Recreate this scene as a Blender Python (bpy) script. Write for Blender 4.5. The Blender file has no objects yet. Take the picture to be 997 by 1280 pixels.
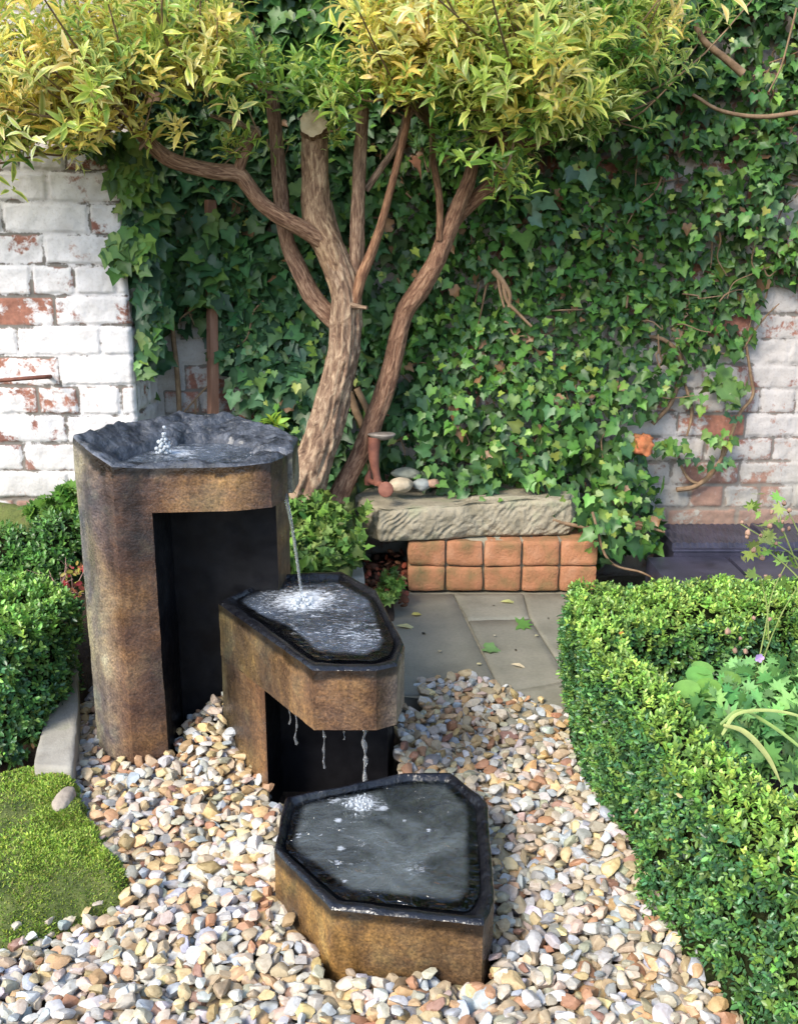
import bpy, math, random
import numpy as np
from mathutils import Vector
R = math.radians
rng = np.random.default_rng(7)
random.seed(7)
S = bpy.context.scene
COL = S.collection

# ------------------------------------------------------------------ camera, world, sun, exposure
CAM_H, PITCH, FPX, CX, CY = 0.98, R(15.0), 1250.0, 498.5, 640.0
cam_d = bpy.data.cameras.new('camera'); cam = bpy.data.objects.new('camera', cam_d); COL.objects.link(cam)
cam.location = (0, 0, CAM_H); cam.rotation_euler = (R(90) - PITCH, 0, 0)
cam_d.sensor_fit = 'VERTICAL'; cam_d.sensor_height = 24.0; cam_d.lens = FPX / 1280.0 * 24.0
cam_d.clip_start = 0.02; cam_d.clip_end = 500
S.camera = cam
SUN_EL, SUN_DIR = R(40), Vector((0.62, 0.80, 0))          # horizontal travel direction of the light
w = bpy.data.worlds.new('World'); S.world = w; w.use_nodes = True
nt = w.node_tree; bg = nt.nodes['Background']
sky = nt.nodes.new('ShaderNodeTexSky'); sky.sky_type = 'NISHITA'; sky.sun_disc = False
sky.sun_elevation = SUN_EL
sd = SUN_DIR.normalized()
sky.sun_rotation = math.atan2(-sd.x, -sd.y)                # sun stands opposite to where its light travels
nt.links.new(sky.outputs[0], bg.inputs[0]); bg.inputs[1].default_value = 0.15
sl = bpy.data.lights.new('sun', 'SUN'); so = bpy.data.objects.new('sun', sl); COL.objects.link(so)
sl.energy = 1.9; sl.angle = R(20); sl.color = (1.0, 0.93, 0.80)
tr = Vector((sd.x * math.cos(SUN_EL), sd.y * math.cos(SUN_EL), -math.sin(SUN_EL)))
so.rotation_euler = tr.to_track_quat('-Z', 'Y').to_euler(); so.location = (-3, -3, 5)
S.view_settings.view_transform = 'Standard'; S.view_settings.look = 'None'
S.view_settings.exposure = 1.6; S.view_settings.gamma = 1.0
S.cycles.max_bounces = 8; S.cycles.diffuse_bounces = 3; S.cycles.glossy_bounces = 3
S.cycles.transmission_bounces = 4; S.cycles.transparent_max_bounces = 12
S.cycles.caustics_reflective = False; S.cycles.caustics_refractive = False

# ------------------------------------------------------------------ picture-to-place measuring
cp, sp = math.cos(PITCH), math.sin(PITCH)
def atY(x, y, Y):
    t = (y - CY) / FPX; a = PITCH + math.atan(t)
    Z = CAM_H - math.tan(a) * Y
    zc = Y * cp + (CAM_H - Z) * sp
    return ((x - CX) / FPX * zc, Y, Z)
def atZ(x, y, Z):
    a = PITCH + math.atan((y - CY) / FPX); Y = (CAM_H - Z) / math.tan(a)
    zc = Y * cp + (CAM_H - Z) * sp
    return ((x - CX) / FPX * zc, Y, Z)
def atYv(x, y, Y):
    a = PITCH + np.arctan((y - CY) / FPX); Z = CAM_H - np.tan(a) * Y
    zc = Y * cp + (CAM_H - Z) * sp
    return np.stack([(x - CX) / FPX * zc, Y, Z], 1)
def px_of(P):
    d = CAM_H - P[:, 2]; zc = P[:, 1] * cp + d * sp; dn = d * cp - P[:, 1] * sp
    return CX + P[:, 0] / zc * FPX, CY + dn / zc * FPX

# ------------------------------------------------------------------ noise
def _h(i, j, k, s):
    n = (i * 374761393 + j * 668265263 + k * 2147483647 // 7 + s * 974711) & 0xffffffff
    n = ((n ^ (n >> 13)) * 1274126177) & 0xffffffff
    n = ((n ^ (n >> 16)) * 2246822519) & 0xffffffff
    return ((n ^ (n >> 15)) & 0xffffff) / float(0xffffff)
def vnoise(P, s=0):
    P = np.asarray(P, float); i = np.floor(P).astype(np.int64); f = P - i; f = f * f * (3 - 2 * f)
    r = 0
    for a in (0, 1):
        for b in (0, 1):
            for c in (0, 1):
                wgt = (f[:, 0] if a else 1 - f[:, 0]) * (f[:, 1] if b else 1 - f[:, 1]) * (f[:, 2] if c else 1 - f[:, 2])
                r = r + wgt * _h(i[:, 0] + a, i[:, 1] + b, i[:, 2] + c, s)
    return r * 2 - 1
def fbm(P, sc, oct=4, s=0):
    P = np.asarray(P, float) * sc; r = 0; am = 1
    for o in range(oct):
        r = r + am * vnoise(P, s + o * 17); P = P * 2.03 + 3.1; am *= 0.5
    return r

# ------------------------------------------------------------------ mesh building
class MB:
    def __init__(s): s.V = []; s.F = []; s.n = 0; s.C = []; s.M = []; s.U = []
    def add(s, V, F, col=None, mat=0, uv=None):
        """V (n,3); F list of index arrays (each (m,k)) ; col (n,3) or (3,)"""
        V = np.asarray(V, float); s.V.append(V)
        if col is None: col = (1, 1, 1)
        s.C.append(np.broadcast_to(np.asarray(col, float), (len(V), 3)))
        s.U.append(np.zeros((len(V), 2)) if uv is None else np.asarray(uv, float))
        if not isinstance(F, list): F = [F]
        for f in F:
            f = np.asarray(f, int) + s.n
            s.F.append(f); s.M.append(np.full(len(f), mat) if np.isscalar(mat) else np.asarray(mat))
        s.n += len(V)
    def build(s, name, mats, parent=None, smooth=True, sharp=None, **tags):
        V = np.concatenate(s.V); C = np.concatenate(s.C); U = np.concatenate(s.U)
        me = bpy.data.meshes.new(name)
        me.vertices.add(len(V)); me.vertices.foreach_set('co', V.ravel())
        nl = sum(f.size for f in s.F); nf = sum(len(f) for f in s.F)
        me.loops.add(nl); me.polygons.add(nf)
        li = np.concatenate([f.ravel() for f in s.F])
        tot = np.concatenate([np.full(len(f), f.shape[1]) for f in s.F])
        st = np.concatenate([[0], np.cumsum(tot)[:-1]])
        me.loops.foreach_set('vertex_index', li)
        me.polygons.foreach_set('loop_start', st); me.polygons.foreach_set('loop_total', tot)
        me.polygons.foreach_set('material_index', np.concatenate(s.M))
        me.polygons.foreach_set('use_smooth', np.full(nf, bool(smooth)))
        at = me.attributes.new('tint', 'FLOAT_COLOR', 'POINT')
        at.data.foreach_set('color', np.concatenate([C, np.ones((len(C), 1))], 1).ravel())
        uvl = me.uv_layers.new(name='uv'); uvl.data.foreach_set('uv', U[li].ravel())
        if not isinstance(mats, (list, tuple)): mats = [mats]
        for m in mats: me.materials.append(m)
        me.update(calc_edges=True); me.validate()
        if sharp: me.set_sharp_from_angle(angle=R(sharp))
        o = bpy.data.objects.new(name, me); COL.objects.link(o)
        if parent is not None: o.parent = parent; o.matrix_parent_inverse = parent.matrix_world.inverted() if False else o.matrix_parent_inverse
        tag(o, **tags)
        return o
def tag(o, label=None, cat=None, group=None, kind=None):
    if label: o['label'] = label
    if cat: o['category'] = cat
    if group: o['group'] = group
    if kind: o['kind'] = kind
    return o
def empty(name, label, cat, group=None):
    o = bpy.data.objects.new(name, None); COL.objects.link(o); o.empty_display_size = 0.05
    return tag(o, label, cat, group)
def rebase(root, loc):
    """move a thing's Empty to its base while its parts stay where they were modelled"""
    root.location = loc
    for c in root.children:
        c.location = (-loc[0], -loc[1], -loc[2])
def grid_faces(nu, nv, closed=False):
    i = np.arange(nv - 1)[:, None]; j = np.arange(nu if closed else nu - 1)[None, :]
    j2 = (j + 1) % nu
    return np.stack([i * nu + j, i * nu + j2, (i + 1) * nu + j2, (i + 1) * nu + j], -1).reshape(-1, 4)
def spline(P, n=8):
    P = np.asarray(P, float); Q = np.vstack([2 * P[0] - P[1], P, 2 * P[-1] - P[-2]]); out = []
    for i in range(1, len(Q) - 2):
        t = np.linspace(0, 1, n, endpoint=False)[:, None]
        p0, p1, p2, p3 = Q[i - 1], Q[i], Q[i + 1], Q[i + 2]
        out.append(0.5 * ((2 * p1) + (-p0 + p2) * t + (2 * p0 - 5 * p1 + 4 * p2 - p3) * t ** 2 + (-p0 + 3 * p1 - 3 * p2 + p3) * t ** 3))
    out.append(P[-1:]); return np.vstack(out)
def tube(mb, P, rad, sides=10, ridge=0.0, mat=0, col=(1, 1, 1), cap=None, n=8, seed=0, lump=0.0):
    P4 = spline(np.column_stack([P, rad]), n); P = P4[:, :3]; rad = np.maximum(P4[:, 3], 1e-4)
    T = np.gradient(P, axis=0); T /= np.linalg.norm(T, axis=1)[:, None] + 1e-9
    up = np.array([0.13, 0.97, 0.2]); N = np.zeros_like(P); nprev = up
    for i in range(len(P)):
        v = nprev - T[i] * nprev.dot(T[i]); v /= np.linalg.norm(v) + 1e-9; N[i] = v; nprev = v
    B = np.cross(T, N)
    th = np.linspace(0, 2 * math.pi, sides, endpoint=False)
    L = np.concatenate([[0], np.cumsum(np.linalg.norm(np.diff(P, axis=0), axis=1))])
    rr = np.repeat(rad[:, None], sides, 1)
    if ridge or lump:
        q = np.stack([np.cos(th)[None, :].repeat(len(P), 0), np.sin(th)[None, :].repeat(len(P), 0), L[:, None].repeat(sides, 1)], -1).reshape(-1, 3)
        if ridge:
            q2 = q * np.array([4.2, 4.2, 9.0]) + seed * 5.3
            rr = rr * (1 + ridge * (1 - 2.2 * np.abs(vnoise(q2, seed)) - 0.8 * np.abs(vnoise(q2 * 2.3, seed + 1))).reshape(rr.shape))
        if lump: rr = rr * (1 + lump * vnoise(q * np.array([1.2, 1.2, 9.0]) + seed, seed + 3).reshape(rr.shape))
    V = P[:, None, :] + rr[..., None] * (np.cos(th)[None, :, None] * N[:, None, :] + np.sin(th)[None, :, None] * B[:, None, :])
    uv = np.stack([np.repeat((th / (2 * math.pi))[None, :], len(P), 0) , np.repeat(L[:, None], sides, 1)], -1)
    base = mb.n
    mb.add(V.reshape(-1, 3), grid_faces(sides, len(P), True), col, mat, uv.reshape(-1, 2))
    if cap is not None:
        c = P[-1] + T[-1] * rad[-1] * 0.12
        ring = V[-1]; k = len(ring)
        inner = c + (ring - c) * 0.8
        VV = np.vstack([ring, inner, c[None]])
        f1 = np.array([[i, (i + 1) % k, k + (i + 1) % k, k + i] for i in range(k)])
        f2 = np.array([[k + i, k + (i + 1) % k, 2 * k] for i in range(k)])
        mb.add(VV, [f1, f2], col, cap)
    return P, T
def resample(keys, per):
    """closed polygon; each edge split into per[i] pieces"""
    K = np.asarray(keys, float); out = []
    for i in range(len(K)):
        a, b = K[i], K[(i + 1) % len(K)]
        n = per[i] if hasattr(per, '__len__') else per
        for t in np.linspace(0, 1, n, endpoint=False): out.append(a + (b - a) * t)
    return np.array(out)
def soften(P, it):
    for _ in range(it): P = 0.25 * np.roll(P, 1, 0) + 0.5 * P + 0.25 * np.roll(P, -1, 0)
    return P
def loft(rings):
    n = len(rings[0]); return np.vstack(rings), grid_faces(n, len(rings), True)
def boxv(c, s, rz=0):
    c = np.array(c); hx, hy, hz = np.array(s) / 2
    v = np.array([[x, y, z] for z in (-hz, hz) for (x, y) in ((-hx, -hy), (hx, -hy), (hx, hy), (-hx, hy))])
    ca, sa = math.cos(rz), math.sin(rz); v[:, :2] = v[:, :2] @ np.array([[ca, sa], [-sa, ca]])
    f = np.array([[0, 3, 2, 1], [4, 5, 6, 7], [0, 1, 5, 4], [1, 2, 6, 5], [2, 3, 7, 6], [3, 0, 4, 7]])
    return v + c, f
def rockcube(n=8, seed=0, size=(1, 1, 1), rnd=0.12, amp=0.02, sc=3.0, pw=8):
    """rounded block with worn faces"""
    g = np.linspace(-1, 1, n); V = []; F = []; off = 0
    for ax in range(3):
        for sgn in (-1, 1):
            a, b = np.meshgrid(g, g); c = np.full_like(a, sgn)
            P = [None] * 3; P[ax] = c; P[(ax + 1) % 3] = a; P[(ax + 2) % 3] = b
            V.append(np.stack(P, -1).reshape(-1, 3)); f = grid_faces(n, n) + off
            F.append(f if sgn > 0 else f[:, ::-1]); off += n * n
    V = np.vstack(V); F = np.vstack(F)
    q = V / (np.sum(np.abs(V) ** pw, axis=1) ** (1.0 / pw))[:, None]
    half = np.array(size) / 2
    W = q * half
    nn = q / np.linalg.norm(q, axis=1)[:, None]
    W = W + nn * (amp * fbm(W / max(half) * 1.0 + seed * 3.7, sc, 3, seed))[:, None]
    return W, F
def ico(sub=2):
    t = (1 + 5 ** .5) / 2
    v = [(-1, t, 0), (1, t, 0), (-1, -t, 0), (1, -t, 0), (0, -1, t), (0, 1, t), (0, -1, -t), (0, 1, -t), (t, 0, -1), (t, 0, 1), (-t, 0, -1), (-t, 0, 1)]
    f = [(0, 11, 5), (0, 5, 1), (0, 1, 7), (0, 7, 10), (0, 10, 11), (1, 5, 9), (5, 11, 4), (11, 10, 2), (10, 7, 6), (7, 1, 8), (3, 9, 4), (3, 4, 2), (3, 2, 6), (3, 6, 8), (3, 8, 9), (4, 9, 5), (2, 4, 11), (6, 2, 10), (8, 6, 7), (9, 8, 1)]
    v = [np.array(p) / np.linalg.norm(p) for p in v]
    for _ in range(sub):
        c = {}; nf = []
        def mid(a, b):
            k = (min(a, b), max(a, b))
            if k not in c:
                m = v[a] + v[b]; v.append(m / np.linalg.norm(m)); c[k] = len(v) - 1
            return c[k]
        for a, b, d in f:
            x, y, z = mid(a, b), mid(b, d), mid(d, a); nf += [(a, x, z), (b, y, x), (d, z, y), (x, y, z)]
        f = nf
    return np.array(v), np.array(f)
def inside(px, py, poly):
    poly = np.asarray(poly, float); r = np.zeros(len(px), bool); j = len(poly) - 1
    for i in range(len(poly)):
        xi, yi = poly[i]; xj, yj = poly[j]
        c = ((yi > py) != (yj > py)) & (px < (xj - xi) * (py - yi) / (yj - yi + 1e-12) + xi)
        r ^= c; j = i
    return r

# ------------------------------------------------------------------ materials
def mat(name):
    m = bpy.data.materials.new(name); m.use_nodes = True
    t = m.node_tree; return m, t, t.nodes['Principled BSDF']
def N(t, typ, **kw):
    n = t.nodes.new('ShaderNode' + typ)
    for k, v in kw.items():
        if k.startswith('i_'): n.inputs[k[2:]].default_value = v
        else: setattr(n, k, v)
    return n
def ramp(t, fac, stops, interp='LINEAR'):
    r = t.nodes.new('ShaderNodeValToRGB'); r.color_ramp.interpolation = interp
    e = r.color_ramp.elements
    while len(e) < len(stops): e.new(0.5)
    for i, (p, c) in enumerate(stops): e[i].position = p; e[i].color = (*c, 1) if len(c) == 3 else c
    t.links.new(fac, r.inputs[0]); return r.outputs[0]
def noise(t, vec, scale, detail=5, rough=0.55, dist=0.0):
    n = N(t, 'TexNoise', i_Scale=scale, i_Detail=detail, i_Roughness=rough, i_Distortion=dist)
    if vec is not None: t.links.new(vec, n.inputs['Vector'])
    return n.outputs['Fac']
def mix(t, fac, a, b, mode='MIX'):
    n = N(t, 'Mix', data_type='RGBA', blend_type=mode)
    for s, v in ((0, fac), (6, a), (7, b)):
        if hasattr(v, 'is_linked'): t.links.new(v, n.inputs[s])
        else: n.inputs[s].default_value = v if s == 0 else ((*v, 1) if len(v) == 3 else v)
    return n.outputs[2]
def math_(t, op, a, b=None):
    n = N(t, 'Math', operation=op)
    for s, v in ((0, a), (1, b)):
        if v is None: continue
        if hasattr(v, 'is_linked'): t.links.new(v, n.inputs[s])
        else: n.inputs[s].default_value = v
    return n.outputs[0]
def bump(t, b, h, strength=0.3, dist=0.01, prev=None):
    n = N(t, 'Bump', i_Strength=strength, i_Distance=dist); t.links.new(h, n.inputs['Height'])
    if prev is not None: t.links.new(prev, n.inputs['Normal'])
    if b is not None: t.links.new(n.outputs[0], b.inputs['Normal'])
    return n.outputs[0]
def objco(t): return N(t, 'TexCoord').outputs['Object']
def tint(t): return N(t, 'Attribute', attribute_name='tint').outputs['Color']

def leaf_mat(name, rough=0.38, trans=0.3, spec=0.5):
    m, t, b = mat(name); c = tint(t)
    nz = noise(t, objco(t), 60, 3)
    c2 = mix(t, nz, c, (1.0, 1.0, 1.0), 'MULTIPLY')
    c3 = mix(t, 0.35, c, ramp(t, nz, [(0.3, (0.55, 0.55, 0.5)), (0.7, (1.3, 1.3, 1.2))]), 'MULTIPLY')
    t.links.new(c3, b.inputs['Base Color']); b.inputs['Roughness'].default_value = rough
    b.inputs['Specular IOR Level'].default_value = spec
    tr = N(t, 'BsdfTranslucent'); t.links.new(c3, tr.inputs[0])
    mx = N(t, 'MixShader'); mx.inputs[0].default_value = trans
    t.links.new(b.outputs[0], mx.inputs[1]); t.links.new(tr.outputs[0], mx.inputs[2])
    t.links.new(mx.outputs[0], t.nodes['Material Output'].inputs[0]); return m
M_leaf_ivy = leaf_mat('ivy_leaf', 0.42, 0.2, 0.35)
M_leaf_box = leaf_mat('box_leaf', 0.35, 0.25, 0.45)
M_leaf_var = leaf_mat('variegated_leaf', 0.33, 0.45, 0.5)
M_leaf_soft = leaf_mat('soft_leaf', 0.5, 0.3, 0.3)
M_dead = leaf_mat('dead_leaf', 0.7, 0.2, 0.2)

def brick_mat(name, paint, white, grime, wgt):
    m, t, b = mat(name); co = objco(t); a = N(t, 'Attribute', attribute_name='tint')
    sep = N(t, 'SeparateColor'); t.links.new(a.outputs['Color'], sep.inputs[0])
    bid, mort, low = sep.outputs[0], sep.outputs[1], sep.outputs[2]
    raw = ramp(t, bid, [(0.0, (0.29, 0.13, 0.09)), (0.35, (0.23, 0.10, 0.078)), (0.6, (0.34, 0.18, 0.125)), (0.8, (0.20, 0.08, 0.07)), (1.0, (0.44, 0.24, 0.15))])
    raw = mix(t, 0.5, raw, ramp(t, noise(t, co, 90, 4), [(0.3, (0.5, 0.5, 0.5)), (0.7, (1.25, 1.2, 1.15))]), 'MULTIPLY')
    raw = mix(t, mort, raw, (0.15, 0.135, 0.12))
    n1 = noise(t, co, 9, 6, 0.62, 0.4); n2 = noise(t, co, 42, 5, 0.7)
    f = math_(t, 'ADD', math_(t, 'MULTIPLY', n1, 0.75), math_(t, 'MULTIPLY', n2, 0.35))
    f = math_(t, 'ADD', f, math_(t, 'MULTIPLY', bid, wgt))
    f = math_(t, 'SUBTRACT', f, math_(t, 'MULTIPLY', mort, 0.085)); f = math_(t, 'SUBTRACT', f, math_(t, 'MULTIPLY', low, 0.07))
    pm = ramp(t, f, [(paint - 0.03, (0, 0, 0)), (paint + 0.03, (1, 1, 1))])
    wc = mix(t, noise(t, co, 14, 5, 0.6), white, grime)
    wc = mix(t, ramp(t, noise(t, co, 130, 3), [(0.52, (0, 0, 0)), (0.72, (0.5, 0.5, 0.5))]), wc, grime)
    wc = mix(t, math_(t, 'MULTIPLY', low, 0.7), wc, (0.23, 0.215, 0.17)); raw = mix(t, math_(t, 'MULTIPLY', low, 0.6), raw, (0.22, 0.18, 0.14))
    c = mix(t, pm, raw, wc)
    t.links.new(c, b.inputs['Base Color']); b.inputs['Roughness'].default_value = 0.85
    b.inputs['Specular IOR Level'].default_value = 0.25
    p = bump(t, None, pm, 0.5, 0.0016); bump(t, b, noise(t, co, 160, 4), 0.5, 0.0025, p)
    return m
M_brick_L = brick_mat('painted_brick_white', 0.535, (0.74, 0.72, 0.73), (0.42, 0.385, 0.37), 0.16)
M_brick_R = brick_mat('painted_brick_grey', 0.565, (0.50, 0.465, 0.45), (0.27, 0.24, 0.215), 0.20)

def simple(name, stops, scale, rough=0.8, bs=0.4, bd=0.004, bscale=None, spec=0.3, stretch=None, usetint=False):
    m, t, b = mat(name); co = objco(t)
    if stretch:
        mp = N(t, 'Mapping'); mp.inputs['Scale'].default_value = stretch; t.links.new(co, mp.inputs[0]); co = mp.outputs[0]
    c = ramp(t, noise(t, co, scale, 6, 0.6), stops)
    if usetint: c = mix(t, 1.0, c, tint(t), 'MULTIPLY')
    t.links.new(c, b.inputs['Base Color']); b.inputs['Roughness'].default_value = rough
    b.inputs['Specular IOR Level'].default_value = spec
    bump(t, b, noise(t, co, bscale or scale * 4, 5, 0.65), bs, bd); return m
M_soil = simple('soil', [(0.3, (0.028, 0.018, 0.012)), (0.7, (0.075, 0.048, 0.03))], 30, 0.95, 0.8, 0.01)
M_mossy = simple('mossy_soil', [(0.35, (0.05, 0.07, 0.02)), (0.6, (0.11, 0.13, 0.035)), (0.8, (0.10, 0.075, 0.045))], 18, 0.95, 0.8, 0.008, 90)
M_kerb = simple('kerb_stone', [(0.3, (0.20, 0.18, 0.15)), (0.6, (0.31, 0.29, 0.25)), (0.8, (0.22, 0.23, 0.15))], 12, 0.85, 0.5, 0.003, 120)
M_trough = simple('sandstone', [(0.25, (0.15, 0.13, 0.085)), (0.5, (0.29, 0.25, 0.18)), (0.75, (0.23, 0.24, 0.15))], 11, 0.9, 0.9, 0.006, 90)
M_terra = simple('terracotta_brick', [(0.28, (0.13, 0.115, 0.05)), (0.42, (0.26, 0.14, 0.065)), (0.55, (0.36, 0.16, 0.08)), (0.78, (0.44, 0.24, 0.14))], 13, 0.9, 0.9, 0.004, 110, usetint=True)
M_mortar = simple('mortar', [(0.3, (0.16, 0.14, 0.10)), (0.7, (0.28, 0.25, 0.18))], 30, 0.95, 0.6, 0.003)
M_rust = simple('rusty_iron', [(0.3, (0.09, 0.032, 0.024)), (0.55, (0.17, 0.062, 0.04)), (0.8, (0.24, 0.10, 0.065))], 40, 0.75, 0.5, 0.0015, 200, 0.4)
M_iron_top = simple('worn_iron', [(0.3, (0.12, 0.10, 0.085)), (0.7, (0.24, 0.21, 0.185))], 50, 0.5, 0.3, 0.001, 200, 0.5)
M_wood = simple('weathered_wood', [(0.3, (0.13, 0.065, 0.045)), (0.5, (0.21, 0.11, 0.075)), (0.75, (0.30, 0.18, 0.13))], 14, 0.8, 0.5, 0.003, 50, 0.2, stretch=(4, 4, 0.5))
M_cobble = simple('cobble', [(0.3, (0.30, 0.25, 0.17)), (0.6, (0.48, 0.42, 0.31)), (0.8, (0.36, 0.33, 0.28))], 22, 0.8, 0.4, 0.003)
M_slate = simple('blue_black_tile', [(0.3, (0.016, 0.016, 0.026)), (0.7, (0.045, 0.043, 0.068))], 14, 0.4, 0.3, 0.002, 80, 0.5)
M_twig = simple('vine_stem', [(0.3, (0.13, 0.08, 0.045)), (0.7, (0.27, 0.18, 0.11))], 40, 0.9, 0.5, 0.002, 150, 0.2)
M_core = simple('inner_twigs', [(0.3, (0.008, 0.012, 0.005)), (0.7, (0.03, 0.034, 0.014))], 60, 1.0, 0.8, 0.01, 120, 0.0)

def bark():
    m, t, b = mat('bark'); u = N(t, 'UVMap').outputs[0]
    mp = N(t, 'Mapping'); mp.inputs['Scale'].default_value = (15, 22, 1); t.links.new(u, mp.inputs[0])
    w1 = noise(t, mp.outputs[0], 1.3, 6, 0.65, 0.8)
    mp2 = N(t, 'Mapping'); mp2.inputs['Scale'].default_value = (38, 34, 1); t.links.new(u, mp2.inputs[0])
    w2 = noise(t, mp2.outputs[0], 1.2, 5, 0.7, 0.3)
    c = ramp(t, w1, [(0.32, (0.075, 0.045, 0.032)), (0.46, (0.18, 0.115, 0.078)), (0.58, (0.31, 0.225, 0.155)), (0.75, (0.46, 0.37, 0.26))])
    c = mix(t, 0.55, c, ramp(t, w2, [(0.3, (0.5, 0.42, 0.38)), (0.7, (1.3, 1.25, 1.2))]), 'MULTIPLY')
    c = mix(t, 1.0, c, tint(t), 'MULTIPLY')
    t.links.new(c, b.inputs['Base Color']); b.inputs['Roughness'].default_value = 0.85; b.inputs['Specular IOR Level'].default_value = 0.25
    p = bump(t, None, w1, 0.8, 0.006); bump(t, b, w2, 0.6, 0.003, p); return m
M_bark = bark()
M_cut = simple('cut_wood', [(0.3, (0.34, 0.25, 0.15)), (0.6, (0.52, 0.42, 0.28)), (0.8, (0.40, 0.36, 0.26))], 40, 0.85, 0.5, 0.002, 200, 0.2)

def fountain_stone(name, tan_bias=0.0, green=0.25):
    m, t, b = mat(name); co = objco(t)
    n1 = noise(t, co, 5.5, 6, 0.6, 0.5); n2 = noise(t, co, 230, 3, 0.6); n3 = noise(t, co, 13, 5, 0.6)
    c = ramp(t, n1, [(0.30, (0.028, 0.025, 0.026)), (0.42, (0.068, 0.048, 0.040)), (0.52, (0.108, 0.074, 0.047)), (0.61, (0.155, 0.108, 0.058)), (0.74, (0.24, 0.20, 0.12))])
    mp = N(t, 'Mapping'); mp.inputs['Scale'].default_value = (26, 26, 2.2); t.links.new(co, mp.inputs[0])
    st = noise(t, mp.outputs[0], 1.0, 4, 0.6)
    c = mix(t, 0.8, c, ramp(t, st, [(0.3, (0.42, 0.38, 0.40)), (0.5, (0.95, 0.9, 0.9)), (0.75, (1.35, 1.3, 1.2))]), 'MULTIPLY')
    c = mix(t, ramp(t, n3, [(0.55, (0, 0, 0)), (0.72, (green, green, green))]), c, (0.14, 0.15, 0.075))
    c = mix(t, 0.6, c, ramp(t, n2, [(0.33, (0.30, 0.28, 0.28)), (0.5, (0.95, 0.93, 0.9)), (0.68, (1.9, 1.8, 1.6))]), 'MULTIPLY'); n4 = noise(t, co, 55, 4, 0.7); c = mix(t, 0.45, c, ramp(t, n4, [(0.33, (0.4, 0.36, 0.36)), (0.5, (1.0, 1.0, 1.0)), (0.68, (1.6, 1.5, 1.2))]), 'MULTIPLY')
    c = mix(t, 1.0, c, tint(t), 'MULTIPLY'); c = mix(t, 1.0, c, (0.86, 0.83, 0.84), 'MULTIPLY')
    t.links.new(c, b.inputs['Base Color'])
    t.links.new(ramp(t, n3, [(0.38, (0.22, 0.22, 0.22)), (0.62, (0.6, 0.6, 0.6))]), b.inputs['Roughness'])
    b.inputs['Specular IOR Level'].default_value = 0.45
    p = bump(t, None, n2, 0.5, 0.002); bump(t, b, n4, 0.5, 0.004, p); return m
M_stone = fountain_stone('rusty_basalt')
def wet_black(name, rough=0.12, base=(0.012, 0.013, 0.017), hi=(0.05, 0.052, 0.062), bscale=38, bd=0.006, bs=0.5):
    m, t, b = mat(name); co = objco(t)
    c = ramp(t, noise(t, co, 24, 6, 0.7), [(0.35, base), (0.75, hi)])
    t.links.new(c, b.inputs['Base Color']); b.inputs['Specular IOR Level'].default_value = 0.6
    t.links.new(ramp(t, noise(t, co, 16, 4), [(0.4, (rough,) * 3), (0.7, (rough * 2.6,) * 3)]), b.inputs['Roughness'])
    b.inputs['Specular IOR Level'].default_value = 0.4; b.inputs['Coat Weight'].default_value = 0.12; b.inputs['Coat Roughness'].default_value = 0.05
    bump(t, b, noise(t, co, bscale, 5, 0.6, 0.5), bs, bd); return m
M_wet = wet_black('wet_black_stone', 0.07, (0.004, 0.004, 0.006), (0.016, 0.017, 0.02), 32, 0.010, 0.8)
M_cleft = wet_black('wet_cleft_stone', 0.22, (0.012, 0.014, 0.019), (0.12, 0.13, 0.155), 70, 0.008, 0.9)
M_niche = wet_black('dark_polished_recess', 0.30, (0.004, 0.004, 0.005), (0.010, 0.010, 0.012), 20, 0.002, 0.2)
M_niche.node_tree.nodes['Principled BSDF'].inputs['Coat Weight'].default_value = 0.0; M_niche.node_tree.nodes['Principled BSDF'].inputs['Specular IOR Level'].default_value = 0.12
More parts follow.
